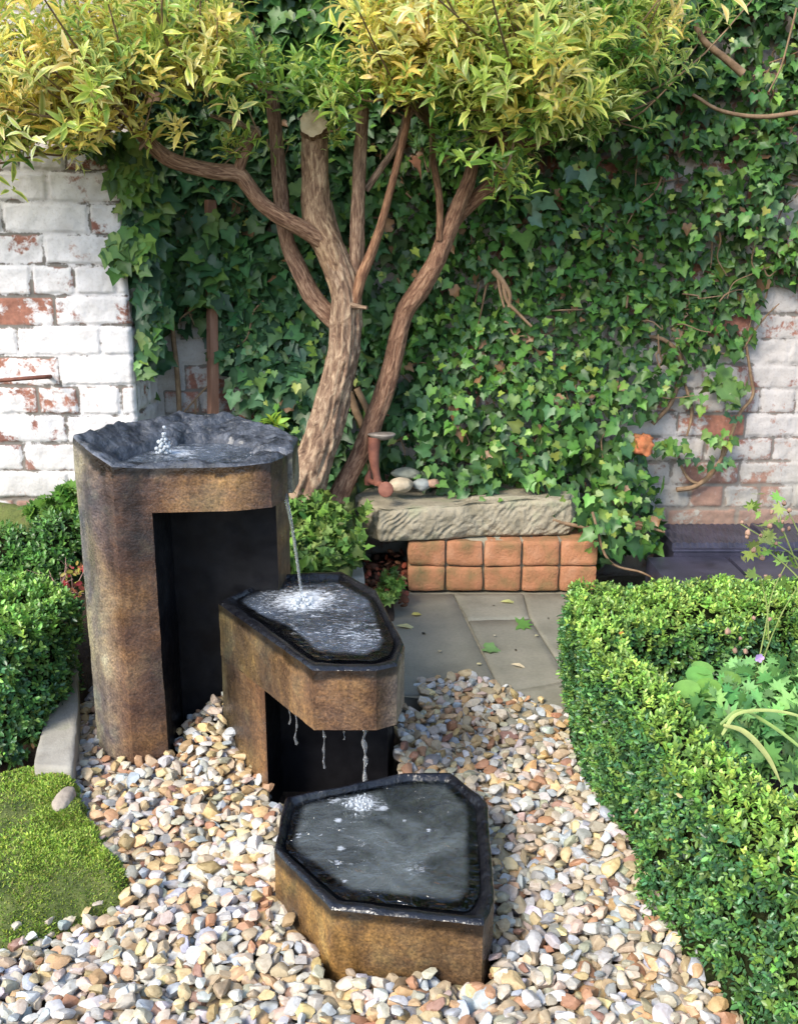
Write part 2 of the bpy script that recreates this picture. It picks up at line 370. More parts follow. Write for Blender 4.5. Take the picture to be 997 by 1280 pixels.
def water(name, foam=0.0, tintc=(0.72, 0.78, 0.76), bscale=60, bstr=0.35, body=None, bodyf=0.0):
    m, t, b = mat(name); co = objco(t); out = t.nodes['Material Output']
    nb = N(t, 'Bump', i_Strength=bstr, i_Distance=0.010); t.links.new(noise(t, co, bscale, 3, 0.55, 0.8), nb.inputs['Height'])
    fr = N(t, 'Fresnel', i_IOR=1.5); t.links.new(nb.outputs[0], fr.inputs['Normal'])
    gl = N(t, 'BsdfGlossy', i_Roughness=0.06); t.links.new(nb.outputs[0], gl.inputs['Normal'])
    gl.inputs[0].default_value = (1, 1, 1, 1)
    tp = N(t, 'BsdfTransparent'); tp.inputs[0].default_value = (*tintc, 1)
    base = tp.outputs[0]
    if body:
        df = N(t, 'BsdfDiffuse'); t.links.new(ramp(t, noise(t, co, 12, 5), [(0.3, tuple(k * 0.6 for k in body)), (0.7, body)]), df.inputs[0])
        mb_ = N(t, 'MixShader'); rb_ = ramp(t, noise(t, co, 9, 4, 0.6, 0.5), [(0.38, (bodyf * 0.35,) * 3), (0.62, (min(1, bodyf * 1.4),) * 3)]); a0_ = N(t, 'Attribute', attribute_name='tint'); s0_ = N(t, 'SeparateColor'); t.links.new(a0_.outputs['Color'], s0_.inputs[0]); t.links.new(math_(t, 'MULTIPLY', rb_, s0_.outputs[1]), mb_.inputs[0])
        t.links.new(base, mb_.inputs[1]); t.links.new(df.outputs[0], mb_.inputs[2]); base = mb_.outputs[0]
    if foam:
        fd = N(t, 'BsdfDiffuse'); fd.inputs[0].default_value = (0.72, 0.76, 0.82, 1)
        a = N(t, 'Attribute', attribute_name='tint'); sep = N(t, 'SeparateColor'); t.links.new(a.outputs['Color'], sep.inputs[0])
        mpf = N(t, 'Mapping'); mpf.inputs['Scale'].default_value = (0.6, 1.5, 1); mpf.inputs['Rotation'].default_value = (0, 0, 0.5); t.links.new(co, mpf.inputs[0]); f = math_(t, 'MULTIPLY', noise(t, mpf.outputs[0], 85, 6, 0.75, 1.6), 0.85)
        f = math_(t, 'ADD', f, math_(t, 'MULTIPLY', sep.outputs[0], 0.45))
        ff = ramp(t, f, [(0.62, (0, 0, 0)), (0.78, (foam,) * 3)])
        m3 = N(t, 'MixShader'); t.links.new(ff, m3.inputs[0]); t.links.new(base, m3.inputs[1]); t.links.new(fd.outputs[0], m3.inputs[2]); base = m3.outputs[0]
    m2 = N(t, 'MixShader'); t.links.new(fr.outputs[0], m2.inputs[0]); t.links.new(base, m2.inputs[1]); t.links.new(gl.outputs[0], m2.inputs[2])
    t.links.new(m2.outputs[0], out.inputs[0]); return m
M_water_calm = water('calm_water', 0.5, (0.6, 0.66, 0.6), 38, 1.4, (0.15, 0.17, 0.17), 0.48)
M_water_wild = water('rippled_water', 0.8, (0.6, 0.66, 0.72), 48, 1.0, (0.14, 0.17, 0.22), 0.4)
def jet_mat():
    m, t, b = mat('falling_water'); b.inputs['Base Color'].default_value = (0.9, 0.94, 1, 1)
    b.inputs['Roughness'].default_value = 0.05; b.inputs['Transmission Weight'].default_value = 0.9; b.inputs['IOR'].default_value = 1.33
    bump(t, b, noise(t, objco(t), 160, 3), 0.8, 0.003); return m
M_jet = jet_mat()

# ------------------------------------------------------------------ leaves
def tmpl(kind):
    if kind == 'ivy':
        h = [(0.0, 0.03), (-0.17, 0.20), (-0.08, 0.42), (0.15, 0.42), (0.38, 0.52), (0.50, 0.29), (0.76, 0.16)]
        out = [(x, y) for x, y in h] + [(1.02, 0)] + [(x, -y) for x, y in reversed(h)]
        V = [(0.28, 0, -0.03)] + [(x, y, 0.10 * abs(y) * 2 - 0.10 * x * x) for x, y in out]
        k = len(out); F = [(0, 1 + i, 1 + (i + 1) % k) for i in range(k)]
        E = [0.0] + [1.0] * k
    elif kind == 'box':
        V = [(0, 0, 0), (.3, .24, .05), (.72, .22, .05), (1, 0, 0), (.72, -.22, .05), (.3, -.24, .05), (.5, 0, -.05)]
        F = [(6, 0, 5), (6, 5, 4), (6, 4, 3), (6, 3, 2), (6, 2, 1), (6, 1, 0)]; E = [.3, 1, 1, 1, 1, 1, 0]
    elif kind == 'long':
        V = [(0, 0, 0), (.22, .10, .02), (.52, .17, .05), (.8, .11, -.02), (1, 0, -.14), (.8, -.11, -.02), (.52, -.17, .05), (.22, -.10, .02), (.28, 0, -.01), (.62, 0, -.01)]
        F = [(8, 1, 0), (8, 0, 7), (8, 7, 6), (8, 6, 9), (8, 9, 2), (8, 2, 1), (9, 3, 2), (9, 4, 3), (9, 5, 4), (9, 6, 5)]; E = [.4, 1, 1, 1, 1, 1, 1, 1, 0, 0]
    elif kind == 'round':
        k = 10; V = [(0.5, 0, -0.06)] + [(0.5 - 0.5 * math.cos(a), 0.43 * math.sin(a), 0.03) for a in np.linspace(0, 2 * math.pi, k, endpoint=False)]
        F = [(0, 1 + (i + 1) % k, 1 + i) for i in range(k)]; E = [0] + [1] * k
    elif kind == 'palm':        # deeply cut geranium leaf
        V = [(0, 0, 0)]; 
        a = np.linspace(-2.4, 2.4, 15)
        for i, q in enumerate(a):
            r = (0.62 if i % 2 else 0.33) * (1.0 if i % 4 != 3 else 0.92); V.append((0.12 + r * math.cos(q), r * math.sin(q), 0.05 * (i % 2)))
        F = [(0, i, i + 1) for i in range(1, 15)]; E = [0] + [1] * 15
    return np.array(V, float), np.array(F, int), np.array(E, float)
TM = {k: tmpl(k) for k in ('ivy', 'box', 'long', 'round', 'palm')}
def unit(v): return v / (np.linalg.norm(v, axis=-1, keepdims=True) + 1e-9)
def leaves(mb, kind, pos, ax, nrm, size, cC, cE=None, matid=0, wid=1.0, curl=None):
    V, F, E = TM[kind]; n = len(pos)
    if n == 0: return
    ax = unit(ax); nrm = unit(nrm - ax * np.sum(nrm * ax, 1, keepdims=True)); sd_ = np.cross(nrm, ax)
    size = np.broadcast_to(size, (n,))
    z = V[None, :, 2] * np.ones((n, 1))
    if curl is not None: z = z - curl[:, None] * V[None, :, 0] ** 2 * 0.5
    W = pos[:, None, :] + size[:, None, None] * (V[None, :, 0, None] * ax[:, None, :] + wid * V[None, :, 1, None] * sd_[:, None, :] + z[..., None] * nrm[:, None, :])
    if cE is None: cE = cC * 0.9
    C = cC[:, None, :] * (1 - E)[None, :, None] + cE[:, None, :] * E[None, :, None]
    FF = F[None] + (np.arange(n) * len(V))[:, None, None]
    mb.add(W.reshape(-1, 3), FF.reshape(-1, F.shape[1]), C.reshape(-1, 3), matid)
def pick(n, cols, p=None, var=0.2):
    cols = np.array(cols); i = rng.choice(len(cols), n, p=p)
    return np.clip(cols[i] * (1 + var * rng.normal(size=(n, 1))) * (1 + 0.07 * rng.normal(size=(n, 3))), 0.004, 0.9)
def sprigs(mb, kind, P, D, n_leaf, stem, size, cols, p=None, cE=None, wid=1.0, spread=0.9, matid=0, var=0.2, back=0.0, szvar=0.25):
    """whorls of leaves around short shoots; P (n,3) tips, D shoot direction"""
    D = unit(D); n = len(P)
    r = unit(rng.normal(size=(n, 3))); u = unit(np.cross(D, r)); v = np.cross(D, u)
    base = pick(n, cols, p, var)
    eb = None if cE is None else pick(n, cE[0], cE[1], var)
    for k in range(n_leaf):
        a = k * 2.4 + rng.normal(size=n) * 0.3
        h = (k / max(1, n_leaf - 1))
        rad = np.cos(a)[:, None] * u + np.sin(a)[:, None] * v
        ax = rad * (spread * (1 - 0.5 * h)) + D * (0.35 + 0.7 * h) + 0.15 * rng.normal(size=(n, 3))
        nr = D * 1.0 - rad * (0.3 + 0.5 * h) + 0.2 * rng.normal(size=(n, 3))
        pos = P + D * (stem * (h - 0.7))
        s = size * (1 - 0.35 * h) * (1 + szvar * rng.normal(size=n)).clip(0.5, 1.6)
        c = np.clip(base * (1 + 0.12 * rng.normal(size=(n, 1))) * (0.9 + 0.25 * h), 0.004, 0.9)
        e = None if eb is None else np.clip(eb * (1 + 0.12 * rng.normal(size=(n, 1))), 0.004, 0.9)
        leaves(mb, kind, pos, ax, nr, s, c, e, matid, wid, curl=0.3 + 0.3 * rng.random(n))

# ------------------------------------------------------------------ ground, paving
WALL_Y, PIER_Y = 3.05, 2.78
mb = MB(); nx = 60
xs = np.concatenate([[-60, -20, -8], np.linspace(-3, 3, nx), [8, 20, 60]]); ys = np.concatenate([[-60, -20, -6], np.linspace(-2, 3.0, nx), [8, 20, 60]])
gx, gy = np.meshgrid(xs, ys); G = np.stack([gx.ravel(), gy.ravel(), np.full(gx.size, -0.075)], 1)
near = (np.abs(G[:, 0]) < 3) & (G[:, 1] > -2) & (G[:, 1] < 3); G[near, 2] += 0.01 * fbm(G[near], 3, 3)
mb.add(G, grid_faces(len(xs), len(ys))); mb.build('ground', M_soil, kind='structure')

# flagstone paving in front of the stone seat
def slab_mat():
    m, t, b = mat('flagstone'); co = objco(t)
    n1 = noise(t, co, 4, 6, 0.6); n2 = noise(t, co, 120, 4)
    c = ramp(t, n1, [(0.3, (0.135, 0.13, 0.10)), (0.5, (0.20, 0.19, 0.15)), (0.7, (0.26, 0.24, 0.19))])
    c = mix(t, 0.4, c, ramp(t, n2, [(0.3, (0.7, 0.7, 0.7)), (0.7, (1.2, 1.2, 1.2))]), 'MULTIPLY')
    c = mix(t, 1.0, c, tint(t), 'MULTIPLY')
    t.links.new(c, b.inputs['Base Color']); b.inputs['Roughness'].default_value = 0.62; b.inputs['Specular IOR Level'].default_value = 0.4
    p = bump(t, None, n1, 0.3, 0.01); bump(t, b, n2, 0.3, 0.002, p); return m
M_flag = slab_mat()
mb = MB()
J = lambda x, y: np.array(atZ(x, y, 0))[:2]
pt = {k: J(*v) for k, v in dict(a=(440, 742), b=(566, 742), c=(654, 742), d=(716, 742), e=(780, 742), f=(440, 868), g=(626, 866), g2=(582, 774), h=(585, 775), i=(662, 773), j=(712, 850), k=(440, 915), l=(632, 905), m=(720, 895), n=(780, 870), o=(780, 910)).items()}
slabs = [(('a', 'b', 'g2', 'g', 'f'), 1.0), (('b', 'c', 'i', 'h'), 1.08), (('h', 'i', 'j', 'g'), 0.93), (('c', 'd', 'j', 'i'), 1.02), (('d', 'e', 'n', 'j'), 0.95), (('g', 'j', 'm', 'l'), 1.1), (('j', 'n', 'o', 'm'), 1.0)]
for si, (ks, tn) in enumerate(slabs):
    P = np.array([pt[k] for k in ks]); c = P.mean(0)
    P = resample(P, 10); d = np.linalg.norm(P - c, axis=1, keepdims=True)
    def rg(inset, z):
        Q = c + (P - c) * (1 - inset / d); return np.column_stack([Q, z + 0.0006 * fbm(np.column_stack([Q, np.zeros(len(Q))]), 20, 2)])
    jit = 0.0012 * vnoise(np.column_stack([P, np.zeros(len(P))]) * 60)[:, None]
    rings = [rg(0.0022, -0.05), rg(0.0022, -0.003), rg(0.005, 0.0)]
    for q in (0.3, 0.6, 0.97): 
        Q = c + (P - c) * (1 - q); rings.append(np.column_stack([Q, 0.001 * fbm(np.column_stack([Q, np.zeros(len(Q))]), 9, 3)]))
    V, F = loft(rings); mb.add(V, F, np.array([1, 1, 1]) * tn)
mb.build('paving', M_flag, kind='structure')
mb = MB(); P = [J(430, 735), J(800, 735), J(800, 900), J(430, 860)]
mb.add([(*p, -0.006) for p in P], np.array([[0, 1, 2, 3]])); mb.build('paving_joint_sand', M_mortar, kind='structure')

# ------------------------------------------------------------------ gravel
middle_leg = np.array(atZ(338, 1000, 0.0))
def gravel_h(x, y):
    h = 0.012 * fbm(np.column_stack([x, y, np.zeros_like(x)]), 4, 2, 5)
    h += 0.095 * np.exp(-(((x + 0.33) / 0.085) ** 2 + ((y - 1.88) / 0.10) ** 2))
    h += 0.045 * np.exp(-(((x + 0.215) / 0.07) ** 2 + ((y - 1.47) / 0.10) ** 2))
    h += 0.020 * np.exp(-(((x - 0.20) / 0.22) ** 2 + ((y - 2.02) / 0.12) ** 2))
    h += 0.02 * np.exp(-(((x + 0.45) / 0.16) ** 2 + ((y - 1.6) / 0.2) ** 2))
    return h
pal_g = np.array([(0.55, 0.48, 0.38), (0.58, 0.56, 0.53), (0.42, 0.45, 0.48), (0.46, 0.36, 0.23), (0.42, 0.23, 0.13), (0.33, 0.19, 0.14), (0.62, 0.47, 0.39), (0.36, 0.35, 0.33), (0.44, 0.42, 0.32), (0.60, 0.60, 0.60), (0.66, 0.52, 0.28)])
pal_p = np.array([.23, .16, .10, .15, .07, .02, .06, .03, .08, .06, .07]); pal_p /= pal_p.sum()
def gravel_mat():
    m, t, b = mat('gravel_stone'); co = objco(t); c = tint(t)
    n = noise(t, co, 110, 5, 0.65, 0.6)
    c = mix(t, 0.7, c, ramp(t, n, [(0.28, (0.62, 0.52, 0.42)), (0.5, (1.0, 0.98, 0.95)), (0.72, (1.22, 1.22, 1.22))]), 'MULTIPLY')
    t.links.new(c, b.inputs['Base Color']); b.inputs['Roughness'].default_value = 0.58; b.inputs['Specular IOR Level'].default_value = 0.4
    bump(t, b, noise(t, co, 260, 4), 0.35, 0.0015); return m
M_gravel = gravel_mat()
iv, if_ = ico(2)
protos = []
for k in range(28):
    r_ = np.random.default_rng(100 + k); v = iv * 1.0
    for _ in range(r_.integers(9, 15)):
        d = unit(r_.normal(size=3)); h = r_.uniform(0.42, 0.72)
        q = v @ d; v = v - np.outer(np.maximum(q - h, 0), d) * 0.94
    v = v * np.array([1, r_.uniform(0.62, 0.95), r_.uniform(0.36, 0.6)]); v *= 1 + 0.03 * r_.normal(size=(len(v), 1))
    protos.append(v / np.abs(v).max())
def stones(mb, X, Y, Z, size, cols, tilt=0.5):
    n = len(X); kk = rng.integers(0, len(protos), n)
    q = rng.normal(size=(n, 3)) * tilt; yaw = rng.uniform(0, 2 * math.pi, n)
    cy, sy = np.cos(yaw), np.sin(yaw); cx_, sx_ = np.cos(q[:, 0]), np.sin(q[:, 0]); cz, sz = np.cos(q[:, 1]), np.sin(q[:, 1])
    for k in range(len(protos)):
        i = np.where(kk == k)[0]
        if not len(i): continue
        v = protos[k][None] * size[i, None, None] * np.ones((len(i), 1, 1))
        x, y, z = v[..., 0], v[..., 1], v[..., 2]
        y, z = y * cx_[i, None] - z * sx_[i, None], y * sx_[i, None] + z * cx_[i, None]
        x, z = x * cz[i, None] + z * sz[i, None], -x * sz[i, None] + z * cz[i, None]
        x, y = x * cy[i, None] - y * sy[i, None], x * sy[i, None] + y * cy[i, None]
        W = np.stack([x + X[i, None], y + Y[i, None], z + Z[i, None]], -1)
        F = if_[None] + (np.arange(len(i)) * len(iv))[:, None, None]
        mb.add(W.reshape(-1, 3), F.reshape(-1, 3), np.repeat(cols[i], len(iv), 0))
mb = MB()
lowbas = [atZ(x, y, 0.0)[:2] for x, y in ((343, 1115), (356, 1060), (448, 1040), (562, 1030), (604, 1070), (618, 1200), (602, 1222), (413, 1212))]
midcol = [(-0.36, 1.84), (-0.215, 1.66), (0.0, 1.75), (-0.0, 2.06), (-0.3, 2.08)]
nichefloor = [atZ(x, y, 0)[:2] for x, y in ((330, 1008), (360, 1015), (510, 985), (492, 940), (345, 930))]
tallcol = [(-0.59, 1.79), (-0.52, 1.76), (-0.44, 1.78), (-0.24, 1.9), (-0.22, 2.1), (-0.5, 2.1)]
pave = [J(508, 852), J(585, 848), J(650, 868), J(715, 893), J(1100, 893), J(1100, 700), J(508, 700)]
for lay, (pitch, zoff, smin, smax) in enumerate([(0.0205, -0.026, 0.014, 0.020), (0.0190, -0.011, 0.0120, 0.0195), (0.0225, 0.000, 0.010, 0.0175)]):
    gx, gy = np.meshgrid(np.arange(-0.95, 0.62, pitch), np.arange(0.72, 2.2, pitch * 0.88))
    gx = gx + (np.arange(gx.shape[0])[:, None] % 2) * pitch / 2
    X = gx.ravel() + rng.normal(size=gx.size) * pitch * 0.22; Y = gy.ravel() + rng.normal(size=gx.size) * pitch * 0.22
    ok = ~inside(X, Y, pave) & ~inside(X, Y, lowbas) & ~inside(X, Y, midcol) & ~inside(X, Y, nichefloor)
    ok &= ~((X < -0.69) & (Y > 1.5)) & ~((X > 0.44) & (Y > 1.3)) & ~((Y > 2.12) & (X < -0.60))
    ok &= ~((Y > 2.0) & (X < 0.05) & (X > -0.60))
    ok &= ~(inside(X, Y, tallcol) & (gravel_h(X, Y) < 0.02))
    X, Y = X[ok], Y[ok]
    if lay == 2: s = rng.random(len(X)) < 0.8; X, Y = X[s], Y[s]
    sz = rng.uniform(smin, smax, len(X)) * (1 + 0.35 * (rng.random(len(X)) < 0.08))
    c = pal_g[rng.choice(len(pal_g), len(X), p=pal_p)] * (1 + 0.10 * rng.normal(size=(len(X), 1))) * (1 + 0.03 * rng.normal(size=(len(X), 3)))
    # honey-coloured, iron-stained stones lie thicker towards the column
    warm = np.clip(0.45 + 0.6 * fbm(np.column_stack([X, Y, 0 * X]), 3.5, 3, 9) + 0.5 * np.exp(-((X + 0.35) ** 2 + (Y - 1.75) ** 2) / 0.03), 0, 1)
    wn = rng.random(len(X)) < warm * 0.32
    c[wn] = np.array([(0.56, 0.38, 0.20)]) * (1 + 0.2 * rng.normal(size=(wn.sum(), 1))) * (1 + 0.05 * rng.normal(size=(wn.sum(), 3)))
    stones(mb, X, Y, gravel_h(X, Y) + zoff + rng.normal(size=len(X)) * 0.003, sz, np.clip(c * 0.76, 0.03, 0.85), 0.33)
mb.build('gravel', M_gravel, sharp=24, kind='stuff')

# ------------------------------------------------------------------ brick walls
def brick_panel(mb, x0, x1, z0, z1, course, blen, place, res=0.005, seed=1, topfun=None, lowz=0.0, depth=0.0065, mat_=0, shift=0.0, lowr=0.25):
    nx = int((x1 - x0) / res) + 1; nz = int((z1 - z0) / res) + 1
    X, Z = np.meshgrid(np.linspace(x0, x1, nx), np.linspace(z0, z1, nz)); x, z = X.ravel(), Z.ravel()
    p = np.column_stack([x, z, np.full_like(x, seed * 7.7)])
    zz = z + 0.0045 * fbm(p, 4, 2, 3) - shift; xx = x + 0.004 * fbm(p, 7, 2, 4)
    ci = np.floor((zz - z0) / course).astype(int); hz = (zz - z0) / course - ci
    head = (ci % 4 == 3); L = np.where(head, blen / 2, blen)
    off = np.where(ci % 2 == 0, 0.0, blen / 2) + _h(ci, ci * 0, ci * 0, 5) * 0.03 + np.where(head, blen / 4, 0)
    q = (xx + 50 * blen + off) / L; bi = np.floor(q).astype(int); hx = q - bi
    dx = np.minimum(hx, 1 - hx) * L; dz = np.minimum(hz, 1 - hz) * course
    e = 0.0048 + 0.0025 * vnoise(p * np.array([40, 40, 1]), 2)
    rr = 0.0055
    ddx = np.clip((dx - e) / rr, 0, 1); ddz = np.clip((dz - e) / rr, 0, 1)
    prof = 1 - np.sqrt(np.clip((1 - ddx) ** 2 + (1 - ddz) ** 2, 0, 1)); prof = prof ** 0.6
    bid = _h(bi, ci, bi * 0 + seed, 11)
    worn = _h(bi, ci, bi * 0 + seed, 31)
    prof = prof * (0.72 + 0.28 * np.clip(0.5 + 1.2 * fbm(p, 7, 3, 91), 0, 1))
    h = depth * prof * (0.45 + 0.6 * worn) + 0.0035 * (bid - 0.5) * prof
    h += 0.0028 * fbm(p, 28, 4, 8) + 0.0028 * fbm(p, 5, 3, 6)
    h -= 0.009 * (worn > 0.93) * prof * (0.6 + 0.4 * vnoise(p * 30, 3))
    low = np.clip((lowz + lowr - z) / lowr, 0, 1) if lowz is not None else 0 * z
    C = np.column_stack([bid, 1 - np.clip(prof * 3, 0, 1), low])
    mb.add(place(x, h, z), grid_faces(nx, nz), C, mat_)
mb = MB()
brick_panel(mb, -2.6, 2.4, -0.05, 2.3, 0.0752, 0.215, lambda x, h, z: np.column_stack([x, WALL_Y - h, z]), 0.0048, 3, lowz=0.15)
v, f = boxv((-0.1, WALL_Y + 0.125, 1.125), (5.0, 0.22, 2.35)); mb.add(v, f)
mb.build('brick_wall', M_brick_R, label='tall back brick wall, greyed flaking white paint, mostly under ivy', cat='wall')
mb = MB(); PX1 = -0.735
brick_panel(mb, -2.6, PX1, -0.05, 1.215, 0.0812, 0.232, lambda x, h, z: np.column_stack([x + np.clip((x - PX1 + 0.01) / 0.01, 0, 1) * 0, PIER_Y - h + 0.012 * np.clip((x - PX1 + 0.012) / 0.012, 0, 1) ** 2, z]), 0.0036, 8, lowz=0.17, depth=0.0085, shift=0.0, lowr=0.3)
brick_panel(mb, PIER_Y + 0.006, WALL_Y, -0.05, 1.21, 0.0812, 0.232, lambda x, h, z: np.column_stack([PX1 - 0.008 + h, x, z]), 0.006, 12, lowz=0.17)
v, f = boxv(((-2.6 + PX1) / 2 - 0.01, (PIER_Y + WALL_Y) / 2 + 0.005, 0.58), (2.6 + PX1 - 0.02, WALL_Y - PIER_Y - 0.02, 1.24)); mb.add(v, f, (0.5, 0.4, 0))
g = np.stack(np.meshgrid(np.linspace(-2.6, PX1 - 0.004, 200), np.linspace(PIER_Y, WALL_Y, 30)), -1).reshape(-1, 2)
gz = 1.212 + 0.010 * fbm(np.column_stack([g, 0 * g[:, 0]]), 14, 4); mb.add(np.column_stack([g, gz]), grid_faces(200, 30), (0.6, 0.6, 0))
mb.build('brick_pier', M_brick_L, label='left brick wall jutting forward, bright flaking white paint over red bricks', cat='wall')

# ------------------------------------------------------------------ raised beds (soil)
def bed(name, x0, x1, y0, y1, zf, material, res=0.02, kind='structure'):
    nx = max(3, int((x1 - x0) / res)); ny = max(3, int((y1 - y0) / res))
    X, Y = np.meshgrid(np.linspace(x0, x1, nx), np.linspace(y0, y1, ny)); x, y = X.ravel(), Y.ravel()
    z = zf(x, y) + 0.008 * fbm(np.column_stack([x, y, 0 * x]), 14, 4)
    edge = (x <= x0 + 1e-6) | (x >= x1 - 1e-6) | (y <= y0 + 1e-6) | (y >= y1 - 1e-6); z = np.where(edge, -0.08, z)
    m = MB(); m.add(np.column_stack([x, y, z]), grid_faces(nx, ny)); return m.build(name, material, kind=kind)
bed('flower_bed', -2.6, -0.11, 2.42, WALL_Y - 0.004, lambda x, y: 0.13 + 0.13 * np.clip((y - 2.45) / 0.3, 0, 1), M_mossy)
bed('flower_bed', -2.6, -0.70, 1.78, 2.419, lambda x, y: 0.015 + 0.105 * np.clip((y - 2.1) / 0.3, 0, 1), M_soil)
bed('flower_bed', -0.11, 0.03, 2.78, WALL_Y - 0.006, lambda x, y: 0.03 + 0 * x, M_soil)
bed('flower_bed', 0.47, 2.2, 0.9, 2.04, lambda x, y: 0.075 + 0 * x, M_soil)
bed('ground_by_wall', 0.62, 2.3, 2.1, 2.70, lambda x, y: 0.0 + 0 * x, M_kerb, 0.03)

# ------------------------------------------------------------------ fountain: tall column
def shell(mb, plan, z0, z1, nz, amp, seed, matf=None, col=None, wet=0.0):
    """side walls of a plan polygon (N,2); matf(i)->material per plan edge"""
    c = plan.mean(0); nrm = np.roll(plan, -1, 0) - np.roll(plan, 1, 0); nrm = np.column_stack([nrm[:, 1], -nrm[:, 0]]); nrm = unit(nrm)
    rings = []
    for z in np.linspace(0, 1, nz):
        zt = z1 if np.isscalar(z1) else z1
        Z = z0 + (zt - z0) * z
        P = np.column_stack([plan, np.broadcast_to(Z, len(plan))])
        d = amp * fbm(P, 9, 4, seed) + amp * 0.4 * fbm(P, 60, 3, seed + 5)
        P[:, :2] += nrm * d[:, None]
        rings.append(P)
    V, F = loft(rings)
    cc = np.tile(np.array(col) if col is not None else np.ones((len(plan), 3)), (nz, 1)) * (1 + 0.30 * fbm(V, 7, 3, seed + 9))[:, None]
    if wet:
        topz = np.tile(np.broadcast_to(z1, len(plan)), nz); dd = topz - V[:, 2] - 0.010 - wet * np.clip(fbm(V * np.array([1, 1, .35]), 22, 3, seed + 2), 0, 1)
        cc = cc * (0.16 + 0.84 * np.clip(dd / 0.008, 0, 1))[:, None]
    n = len(plan)
    m = 0 if matf is None else np.tile(np.array([matf[i] for i in range(n)]), nz - 1)
    mb.add(V, F, np.clip(cc, 0.02, 3), m)
    return rings
def P2(x, y, z): return np.array(atZ(x, y, z)[:2])
tall_plan = [(-0.610, 1.84), (-0.566, 1.785), (-0.514, 1.752), (-0.452, 1.772), (-0.30, 1.79), (-0.238, 1.815), (-0.222, 1.86), (-0.216, 1.895), (-0.250, 1.90), (-0.250, 1.922), (-0.210, 1.925), (-0.208, 2.02), (-0.262, 2.09), (-0.36, 2.14), (-0.47, 2.12), (-0.545, 2.03)]
tall_top = [0.637, 0.625, 0.600, 0.592, 0.592, 0.594, 0.594, 0.592, 0.572, 0.572, 0.592, 0.60, 0.611, 0.626, 0.632, 0.632]
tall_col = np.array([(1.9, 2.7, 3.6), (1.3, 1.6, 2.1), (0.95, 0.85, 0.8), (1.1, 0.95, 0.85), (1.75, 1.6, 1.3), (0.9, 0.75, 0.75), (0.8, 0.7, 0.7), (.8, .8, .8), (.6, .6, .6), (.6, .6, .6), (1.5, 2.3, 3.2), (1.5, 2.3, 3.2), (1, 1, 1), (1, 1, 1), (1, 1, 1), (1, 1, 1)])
root = empty('stone_fountain_column', 'tallest rusty brown stone fountain column with a dark niche and bubbling top', 'fountain')
per = [8, 9, 12, 22, 12, 6, 5, 6, 3, 6, 12, 14, 16, 18, 18, 20]
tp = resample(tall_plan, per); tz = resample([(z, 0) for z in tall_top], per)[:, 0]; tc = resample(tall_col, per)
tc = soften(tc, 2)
ZL = 0.503; YN = 1.915
mb = MB()
# shaft: plan with the niche cut out of its front right
nplan = [(-0.610, 1.84), (-0.566, 1.785), (-0.514, 1.752), (-0.452, 1.772), (-0.452, YN), (-0.243, YN), (-0.232, 2.04), (-0.28, 2.09), (-0.36, 2.13), (-0.47, 2.12), (-0.545, 2.03)]
nper = [8, 9, 12, 16, 18, 12, 8, 8, 8, 10, 14]
npn = resample(nplan, nper)
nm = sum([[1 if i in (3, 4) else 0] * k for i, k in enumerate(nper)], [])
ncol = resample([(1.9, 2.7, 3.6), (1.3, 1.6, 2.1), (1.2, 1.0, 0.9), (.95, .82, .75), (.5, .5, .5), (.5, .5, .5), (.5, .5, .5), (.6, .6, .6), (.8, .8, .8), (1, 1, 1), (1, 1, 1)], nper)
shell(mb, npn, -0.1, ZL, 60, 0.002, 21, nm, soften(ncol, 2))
# head: full plan from the lintel up, soffit closed
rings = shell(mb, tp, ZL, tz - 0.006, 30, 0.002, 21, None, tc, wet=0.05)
k = len(tp)
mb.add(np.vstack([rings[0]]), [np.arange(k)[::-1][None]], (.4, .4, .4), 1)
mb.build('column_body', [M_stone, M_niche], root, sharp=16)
# cleft top with bowl
mb = MB(); base = rings[-1]; cen = np.array([-0.415, 1.955]); seg = []
WZ = 0.586
for t in np.concatenate([[0, 0.012], np.linspace(0.03, 1, 60)]):
    Q = base[:, :2] * (1 - t) + cen * t
    rimz = base[:, 2] + 0.004
    q3 = np.column_stack([Q, 0 * Q[:, 0]])
    edge_w = 0.34 + 0.14 * np.clip((Q[:, 1] - 1.93) / 0.1, -1, 1) + 0.12 * fbm(unit(Q - cen + 1e-6) @ np.eye(2, 3) + 3.0, 1.3, 2, 12)
    bowl = np.clip((t - edge_w) / 0.16, 0, 1); bowl = bowl * bowl * (3 - 2 * bowl)
    slope = np.clip(t / np.maximum(edge_w, 0.05), 0, 1)
    z = (rimz * (1 - slope ** 1.3) + np.minimum(rimz, 0.592 + 0.3 * (rimz - 0.592)) * slope ** 1.3) * (1 - bowl) + (WZ - 0.02) * bowl
    ua = (Q[:, 0] * 0.85 + Q[:, 1] * 0.5); va = (-Q[:, 0] * 0.5 + Q[:, 1] * 0.85)
    st = np.column_stack([ua * 14, va * 46, 0 * ua]); strata = np.abs(vnoise(st, 5)) + 0.5 * np.abs(vnoise(st * 2.1, 6))
    rough = 0.016 * (strata - 0.5) + 0.004 * fbm(q3, 24, 3, 44) + 0.0015 * fbm(q3, 90, 2, 45)
    z = z + rough * min(1, t * 22) * (1 - 0.75 * bowl)
    # channel to the spout
    ch = np.exp(-((Q[:, 1] - 1.911) / 0.012) ** 2) * (Q[:, 0] > -0.40); z = z * (1 - ch) + np.minimum(z, 0.574) * ch
    if t == 0: z = base[:, 2]
    seg.append(np.column_stack([Q, z]))
V, F = loft(seg); mb.add(V, F, (1, 1, 1)); mb.build('cleft_top', M_cleft, root)
rebase(root, (-0.4, 1.92, 0))
